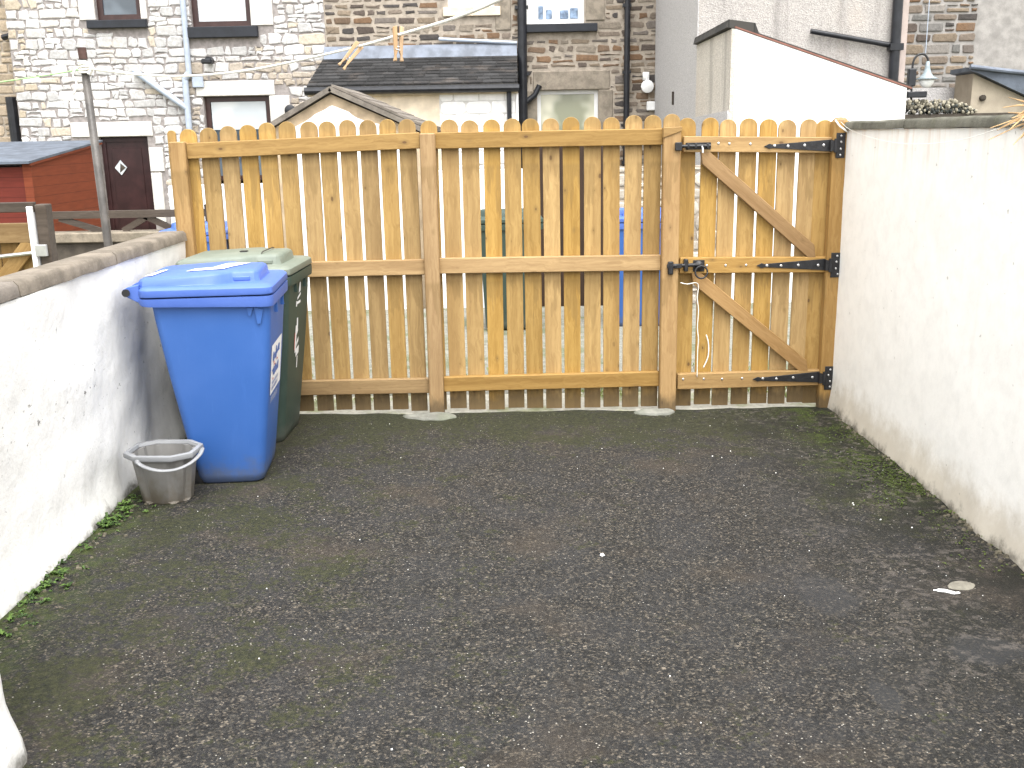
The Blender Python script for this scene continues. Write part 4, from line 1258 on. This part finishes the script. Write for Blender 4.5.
# --- brown neighbour on the far left
hL = Thing('stone_house', 'tan stone house corner with a dark pipe at the far left edge', 'house', (-10, 16.4, -.4))
mb = MB(); facade(mb, -12, -7.99, -.4, 6.2, [], 17.5, .2); body_box(mb, -12, -7.99, 17.5, 23, -.4, 6.2)
mb.mi = 1; rubble(mb, -9.2, -7.99, .6, 4.6, [], 17.5, (.12, .2), (.16, .4), .03, .02, lambda x, z, r: (lambda k: (.42*k, .34*k, .25*k))(r.uniform(.7, 1.2)), 9)
hL.part('wall', mb, [M['mortar_buff'], M['stone_brown']], world=True)
mb = MB(); mb.tube([(-8.3, 17.4, 2.45), (-8.3, 17.4, -.3)], .09, 10); mb.tube([(-8.3, 17.4, 3.38), (-8.1, 17.36, 3.42), (-8.0, 17.36, 3.36)], .05, 8); hL.part('downpipe', mb, M['black_plastic'], world=True)
house_roof(hL, -12, -8.06, 17.5, 23, 6.2)

# --- grey pebbledash extension
ex = Thing('house_extension', 'tall grey pebbledash house extension behind the white outbuilding', 'building', (3.2, 13.1, -.4))
YT = 13.1
mb = MB(); mb.box(2.235, 4.72, YT, 16.98, -.4, 5.6); ex.part('wall', mb, M['pebble'], world=True)
mb = MB(); mb.box(2.22, 2.2345, YT-.004, 16.985, -.4, 5.6); ex.part('side_render', mb, M['pebble_plain'], world=True)
mb = MB(); mb.prism([(2.15, 5.602), (4.80, 5.602), (3.45, 6.7)], YT-.1, 17.5, 'y'); ex.part('roof', mb, M['slate'], world=True)
mb = MB(); mb.tube([(4.60, YT-.075, 5.5), (4.61, YT-.075, 2.32), (4.61, YT-.075, 1.0)], .06, 10)
mb.tube([(3.58, YT-.06, 2.845), (4.58, YT-.06, 2.66)], .032, 8)
mb.box(4.53, 4.69, YT-.14, YT-.01, 2.60, 2.68)
ex.part('downpipe', mb, M['black_plastic'], world=True, auto=50)
mb = MB(); mb.box(4.68, 4.76, YT-.03, YT+.2, -.4, 5.6); ex.part('edge_strip', mb, m_flat('pink grey render', (.42, .35, .32), .9, .1), world=True)
mb = MB(); mb.box(2.19, 2.219, 14.9, 14.92, 2.06, 2.24); ex.part('hook', mb, M['old_timber'], world=True)

# --- white outbuilding with sloping roof
ob = Thing('outbuilding', 'white painted outbuilding with a sloping top in front of the pebbledash wall', 'building', (3.1, 11, -.1))
mb = MB()
mb.prism([(2.265, -.2), (4.04, -.2), (4.04, 2.09), (2.255, 2.705)], 11, YT-.02, 'y')
ob.part('wall', mb, M['white_paint'], world=True)
mb = MB(); mb.prism([(11.004, -.2), (YT-.024, -.2), (YT-.024, 2.715), (11.004, 2.705)], 2.215, 2.2545, 'x'); ob.part('side_wall', mb, M['pebble_warm'], world=True)
mb = MB(); mb.prism([(11.004, -.2), (YT-.024, -.2), (YT-.024, 1.86), (11.004, 1.90)], 2.195, 2.2145, 'x'); ob.part('plinth', mb, M['pebble_plain'], world=True)
mb = MB()
mb.prism([(2.17, 2.722), (2.255, 2.712), (4.10, 2.075), (4.10, 2.11), (2.50, 2.66), (2.46, 2.76), (2.19, 2.80)], 11.03, YT-.01, 'y')
ob.part('roof', mb, M['slate'], world=True)
mb = MB(); mb.prism([(2.25, 2.712), (4.09, 2.078), (4.09, 2.094), (2.25, 2.728)], 10.99, 11.028, 'y'); ob.part('verge', mb, m_flat('red brown verge', (.22, .10, .075), .8, .2), world=True)

# --- right hand stone house
hR = Thing('stone_house', 'grey brown stone house with a smooth repaired patch at the top right', 'house', (7, YF, -.4))
mb = MB(); facade(mb, 5.6, 12, -.4, 6.2, [], YF, .2); body_box(mb, 5.6, 12, YF, 24, -.4, 6.2)
mb.mi = 1
rubble(mb, 5.6, 9.2, .8, 4.6, [(7.28, 9.3, 2.2, 4.7)], YF, (.10, .19), (.16, .42), .04, .022, lambda x, z, r: (lambda k, c: tuple(v*k for v in c))(r.uniform(.85, 1.15), r.choice(PAL+[(.20, .19, .18), (.17, .165, .155), (.24, .22, .20)])), 8)
mb.col = (.2, .2, .2, 1)
rubble(mb, 7.3, 9.2, 2.3, 4.5, [], YF+.012, (.2, .4), (.3, .7), .26, .012, lambda x, z, r: (lambda k: (.24*k, .21*k, .18*k))(r.uniform(.85, 1.25)), 18)
hR.part('wall', mb, [m_flat('grey mortar patch', (.29, .275, .26), .95, .2, 6, .4), M['stone_brown']], world=True)
house_roof(hR, 5.6, 12, YF, 24, 6.2)

# --- low wall with rough cock-and-hen top, ramp behind, lean-to at right
lw = Thing('boundary_wall', 'low stone wall topped with rough upright stones behind the right coping', 'wall', (5, 12.5, -.2))
mb = MB(); mb.box(4.2, 6.4, 12.5, 12.8, -.2, 1.84); lw.part('wall', mb, M['old_wall'], world=True)
mb = MB(); rnd = random.Random(6)
for k in range(520):
    x = rnd.uniform(4.58, 5.42); t_ = rnd.random(); z = 1.85+t_*.15*(1 if x < 5.2 else max(.2, (5.45-x)/.25)); r_ = rnd.uniform(.010, .024)
    v = rnd.uniform(.5, 1.15); mb.col = (.34*v, .31*v, .24*v, 1) if rnd.random() < .25+.7*t_ else (.06*v, .065*v, .06*v, 1)
    y = 12.5+rnd.uniform(-.02, .2); a_ = rnd.uniform(0, 1)
    mb.loft([[(x+q*r_*math.cos(a_+2*math.pi*i/6)*rnd.uniform(.7, 1.1), y+q*r_*math.sin(a_+2*math.pi*i/6), z+h*r_) for i in range(6)] for q, h in ((.5, -1), (1, -.3), (.9, .4), (.4, .9))])
lw.part('stone_top', mb, M['stone_brown'], world=True)
mb = MB(); mb.prism([(4.8, -.3), (7.6, -.3), (7.6, 2.20), (4.8, 2.22)], 14.6, 14.8, 'y')
solo('yard_wall', mb, M['pebble_plain'], 'plain grey rendered wall between the stone top wall and the far house', 'wall', (6.2, 14.7, -.3))
rl = Thing('lean_to', 'beige rendered lean-to with grey sloping roof at the right edge', 'building', (6.6, 14, -.3))
mb = MB(); mb.prism([(5.97, -.3), (8.5, -.3), (8.5, 1.2), (6.62, 2.08), (6.0, 2.36)], 14, 14.55, 'y'); rl.part('wall', mb, M['beige'], world=True)
mb = MB(); mb.prism([(5.93, 2.385), (6.02, 2.36), (8.6, 1.20), (8.6, 2.10), (5.93, 2.44)], 13.9, 14.58, 'y'); rl.part('roof', mb, M['slate_grey'], world=True)
mb = MB(); mb.tube([(5.90, 13.88, 2.44), (8.6, 13.88, 2.10)], .03, 8); rl.part('flashing', mb, M['lead'], world=True)
mb = MB(); mb.lathe([(.04, 0), (.04, -.04), (.02, -.05)], (6.14, 14, 2.05), 10, 'y'); rl.part('vent', mb, M['old_wall'], world=True)

la_ = Thing('wall_lamp', 'swan neck lamp with white bell shade near the pebbledash corner', 'lamp', (4.66, 12.5, 1.8))
mb = MB(); mb.tube(smooth([(4.67, 12.55, 2.0), (4.66, 12.55, 2.3), (4.665, 12.55, 2.44), (4.71, 12.55, 2.51), (4.78, 12.55, 2.52), (4.83, 12.55, 2.47), (4.835, 12.55, 2.40)]), .013, 8); la_.part('arm', mb, M['iron'], world=True, smooth=True)
mb = MB(); mb.lathe([(.02, .20), (.028, .13), (.045, .07), (.08, .025), (.14, .0), (.135, -.004), (.06, .012)], (4.835, 12.55, 2.24), 20); la_.part('shade', mb, m_flat('enamel shade', (.22, .26, .28), .25, .1), world=True, smooth=True)
mb = MB(); mb.lathe([(.085, .0), (.085, -.03), (.05, -.085), (.0, -.10)], (4.835, 12.55, 2.235), 18); la_.part('globe', mb, M['white_plastic'], world=True, smooth=True)
mb = MB(); mb.box(4.60, 4.69, 12.49, 12.56, 2.16, 2.36, .01); mb.box(4.60, 4.83, 12.48, 12.56, 2.03, 2.10, .01); la_.part('bracket', mb, M['black_plastic'], world=True)
mb = MB(); mb.tube([(4.80, 12.55, 2.53), (4.80, 12.55, 6)], .005, 5)
solo('cable', mb, M['grey_pipe'], 'thin pale cable rising above the swan neck lamp', 'cable', (4.8, 12.55, 2.53))

# --- gable outhouse behind the fence
go = Thing('outhouse', 'small gabled outhouse with patchy white face just above the fence', 'building', (-1.8, 11, -.2))
mb = MB(); mb.prism([(-2.55, -.2), (-1.02, -.2), (-1.02, 1.74), (-1.92, 2.14), (-2.55, 1.80)], 11, 12.8, 'y'); go.part('wall', mb, M['tan_render'], world=True)
mb = MB()
rnd = random.Random(12)
def up_edge(x): return (1.80+(x+2.55)*.54 if x < -1.92 else 2.14-(x+1.92)*.444)
pts = [(-2.42, -.15), (-1.06, -.15)]
for k in range(49):
    x = -1.06-(2.42-1.06)*k/48
    pts.append((x, up_edge(x)-.085-.05*noise.noise(Vector((x*5, 1, 1)))-.04*abs(math.sin(x*9))))
mb.prism(pts, 10.988, 10.9985, 'y'); go.part('paint_patch', mb, M['white_paint'], world=True)
mb = MB()
for a, b in (((-2.62, 1.775), (-1.90, 2.17)), ((-1.935, 2.17), (-.93, 1.715))):
    d = (Vector(b)-Vector(a)).normalized(); n_ = Vector((-d.y, d.x))*.05
    mb.prism([a, b, tuple(Vector(b)+n_), tuple(Vector(a)+n_)], 10.93, 12.9, 'y')
go.part('roof', mb, M['coping_l2'], world=True)
mb = MB()
for k in range(6):
    t = k/6; x = -1.90+.95*t; z = 2.215-.43*t
    mb.prism([(x, z), (x+.18, z-.082), (x+.18, z-.052), (x, z+.022)], 10.95+rnd.uniform(-.02, .02), 12.88, 'y')
go.part('ridge_slates', mb, M['coping_l2'], world=True)

# --- opposite yard walls and doors, seen through the gaps
mb = MB(); mb.box(-3.6, -2.60, 10.7, 10.9, -.2, 1.25); mb.box(-.98, .12, 10.7, 10.9, -.2, 1.35)
solo('yard_wall', mb, M['white_paint'], 'white painted yard wall across the lane seen through the fence gaps', 'wall', (-2, 10.8, -.2))
mb = MB(); mb.box(.14, .98, 10.72, 10.80, -.1, 1.62)
solo('yard_door', mb, M['dark_boards'], 'dark brown boarded door across the lane seen through the fence gaps', 'door', (.56, 10.76, -.1))
yw = Thing('yard_wall', 'rubble stone yard wall across the lane near the white outbuilding', 'wall', (1.6, 10.8, -.2))
mb = MB(); mb.box(1.0, 2.19, 10.72, 10.95, -.2, 1.35); mb.mi = 1
rubble(mb, 1.0, 2.19, -.1, 1.35, [], 10.72, (.1, .17), (.15, .35), .03, .02, lambda x, z, r: (lambda k: (.5*k, .45*k, .38*k))(r.uniform(.75, 1.15)), 33)
yw.part('wall', mb, [M['mortar_buff'], M['stone_brown']], world=True)

# --- red brown shed
sh = Thing('garden_shed', 'red brown boarded shed with grey felt roof at the left', 'shed', (-6.5, 13, -.4))
mb = MB(); mb.prism([(12.0, -.4), (14.06, -.4), (14.06, 1.685), (12.0, 1.475)], -5.70, -5.60, 'x'); sh.part('side_wall', mb, M['shed_red'], world=True)
mb = MB(); mb.box(-8.4, -5.702, 12.02, 14.04, -.4, 1.44); sh.part('front_wall', mb, M['shed_red2'], world=True)
mb = MB(); mb.prism([(11.95, 1.455), (14.10, 1.675), (14.10, 1.715), (11.95, 1.497)], -5.597, -5.575, 'x'); sh.part('bargeboard', mb, M['shed_red'], world=True)
mb = MB(); mb.prism([(11.90, 1.478), (14.12, 1.705), (14.12, 1.73), (11.90, 1.505)], -8.45, -5.572, 'x')
sh.part('roof', mb, M['slate_grey'], world=True)

# --- rail fence on a low wall across the lane, neighbour's gate
rf = Thing('rail_fence', 'old dark timber rail fence with cross braces in front of the red shed', 'fence', (-4, 10, .9))
mb = MB(); mb.box(-4.60, -3.0, 9.97, 10.03, .985, 1.055); rf.part('rail', mb, M['old_timber'], world=True, rot=None)
for a, b, z0, z1 in ((-4.45, -4.05, .99, .86), (-3.84, -3.60, .86, .99), (-3.62, -3.34, 1.0, .86)):
    mb = MB(); d = (Vector((b, z1))-Vector((a, z0))).normalized(); n_ = Vector((-d.y, d.x))*.028
    A, B = Vector((a, z0)), Vector((b, z1)); mb.prism([tuple(A-n_), tuple(B-n_), tuple(B+n_), tuple(A+n_)], 9.98, 10.02, 'y'); rf.part('brace', mb, M['old_timber'], world=True)
mb = MB(); mb.box(-4.66, -4.56, 9.95, 10.05, .86, 1.10); rf.part('post', mb, M['old_timber'], world=True)
mb = MB(); mb.box(-3.02, -2.92, 9.95, 10.05, .86, 1.10); rf.part('post', mb, M['old_timber'], world=True)
lo = Thing('boundary_wall', 'low dark wall with pale coping under the dark rail fence', 'wall', (-4, 10, -.2))
mb = MB(); mb.box(-4.75, -2.7, 9.9, 10.1, -.2, .76); lo.part('wall', mb, M['old_wall'], world=True)
mb = MB(); mb.box(-4.72, -2.7, 9.86, 10.14, .763, .855, .008); lo.part('coping', mb, m_coping('wall coping across lane', (.26, .22, .17), (.12, .11, .08)), world=True)
ng = Thing('timber_gate', 'neighbour timber gate with diagonal brace and slide bolt at the left edge', 'gate', (-3.4, 6.3, 0))
for k in range(9):
    mb = MB(); mb.box(-.058, .058, -.01, .01, .1, 1.16 + .0*k, .003)
    o = obj('board', mb, m_wood('gate board timber', (.26, .165, .06), (.18, .105, .035), 'z') if k == 0 else bpy.data.materials['gate board timber'], ng.e)
    o.location = Vector((-3.02-.122*k, 6.33, 0))-ng.loc
for z in (1.17, .28):
    mb = MB(); mb.box(-.54, .54, -.022, .022, -.06, .06, .004); o = obj('rail', mb, M['pale_timber'], ng.e); o.location = Vector((-3.5, 6.293, z))-ng.loc
mb = MB(); mb.box(-.54, .54, -.022, .022, -.03, .03, .004); o = obj('rail', mb, M['old_timber'], ng.e); o.location = Vector((-3.48, 6.29, 1.325))-ng.loc
mb = MB(); mb.box(-.55, .55, -.02, .02, -.045, .045, .004); o = obj('brace', mb, M['pale_timber'], ng.e); o.location = Vector((-3.36, 6.292, .70))-ng.loc; o.rotation_euler = (0, R(-48), 0)
mb = MB(); mb.tube([(-3.3, 6.255, 1.02), (-2.925, 6.255, 1.055)], .012, 8); mb.box(-2.95, -2.88, 6.235, 6.26, 1.03, 1.10, .003); ng.part('slide_bolt', mb, M['bolt'], world=True)
mb = MB(); mb.box(-2.975, -2.945, 6.24, 6.36, .05, 1.33, .003); ng.part('edge_board', mb, M['white_plastic'], world=True)
mb = MB(); mb.box(-2.938, -2.868, 6.27, 6.36, -.1, 1.34, .005)
solo('gate_post', mb, M['old_timber'], 'dark old gate post between the neighbour gate and the left wall', 'post', (-2.885, 6.31, 0))
mb = MB(); mb.box(-2.82, -2.66, 6.24, 6.40, -.1, .95, .01); mb.box(-5.2, -2.2, 6.9, 6.95, -.2, -.1)
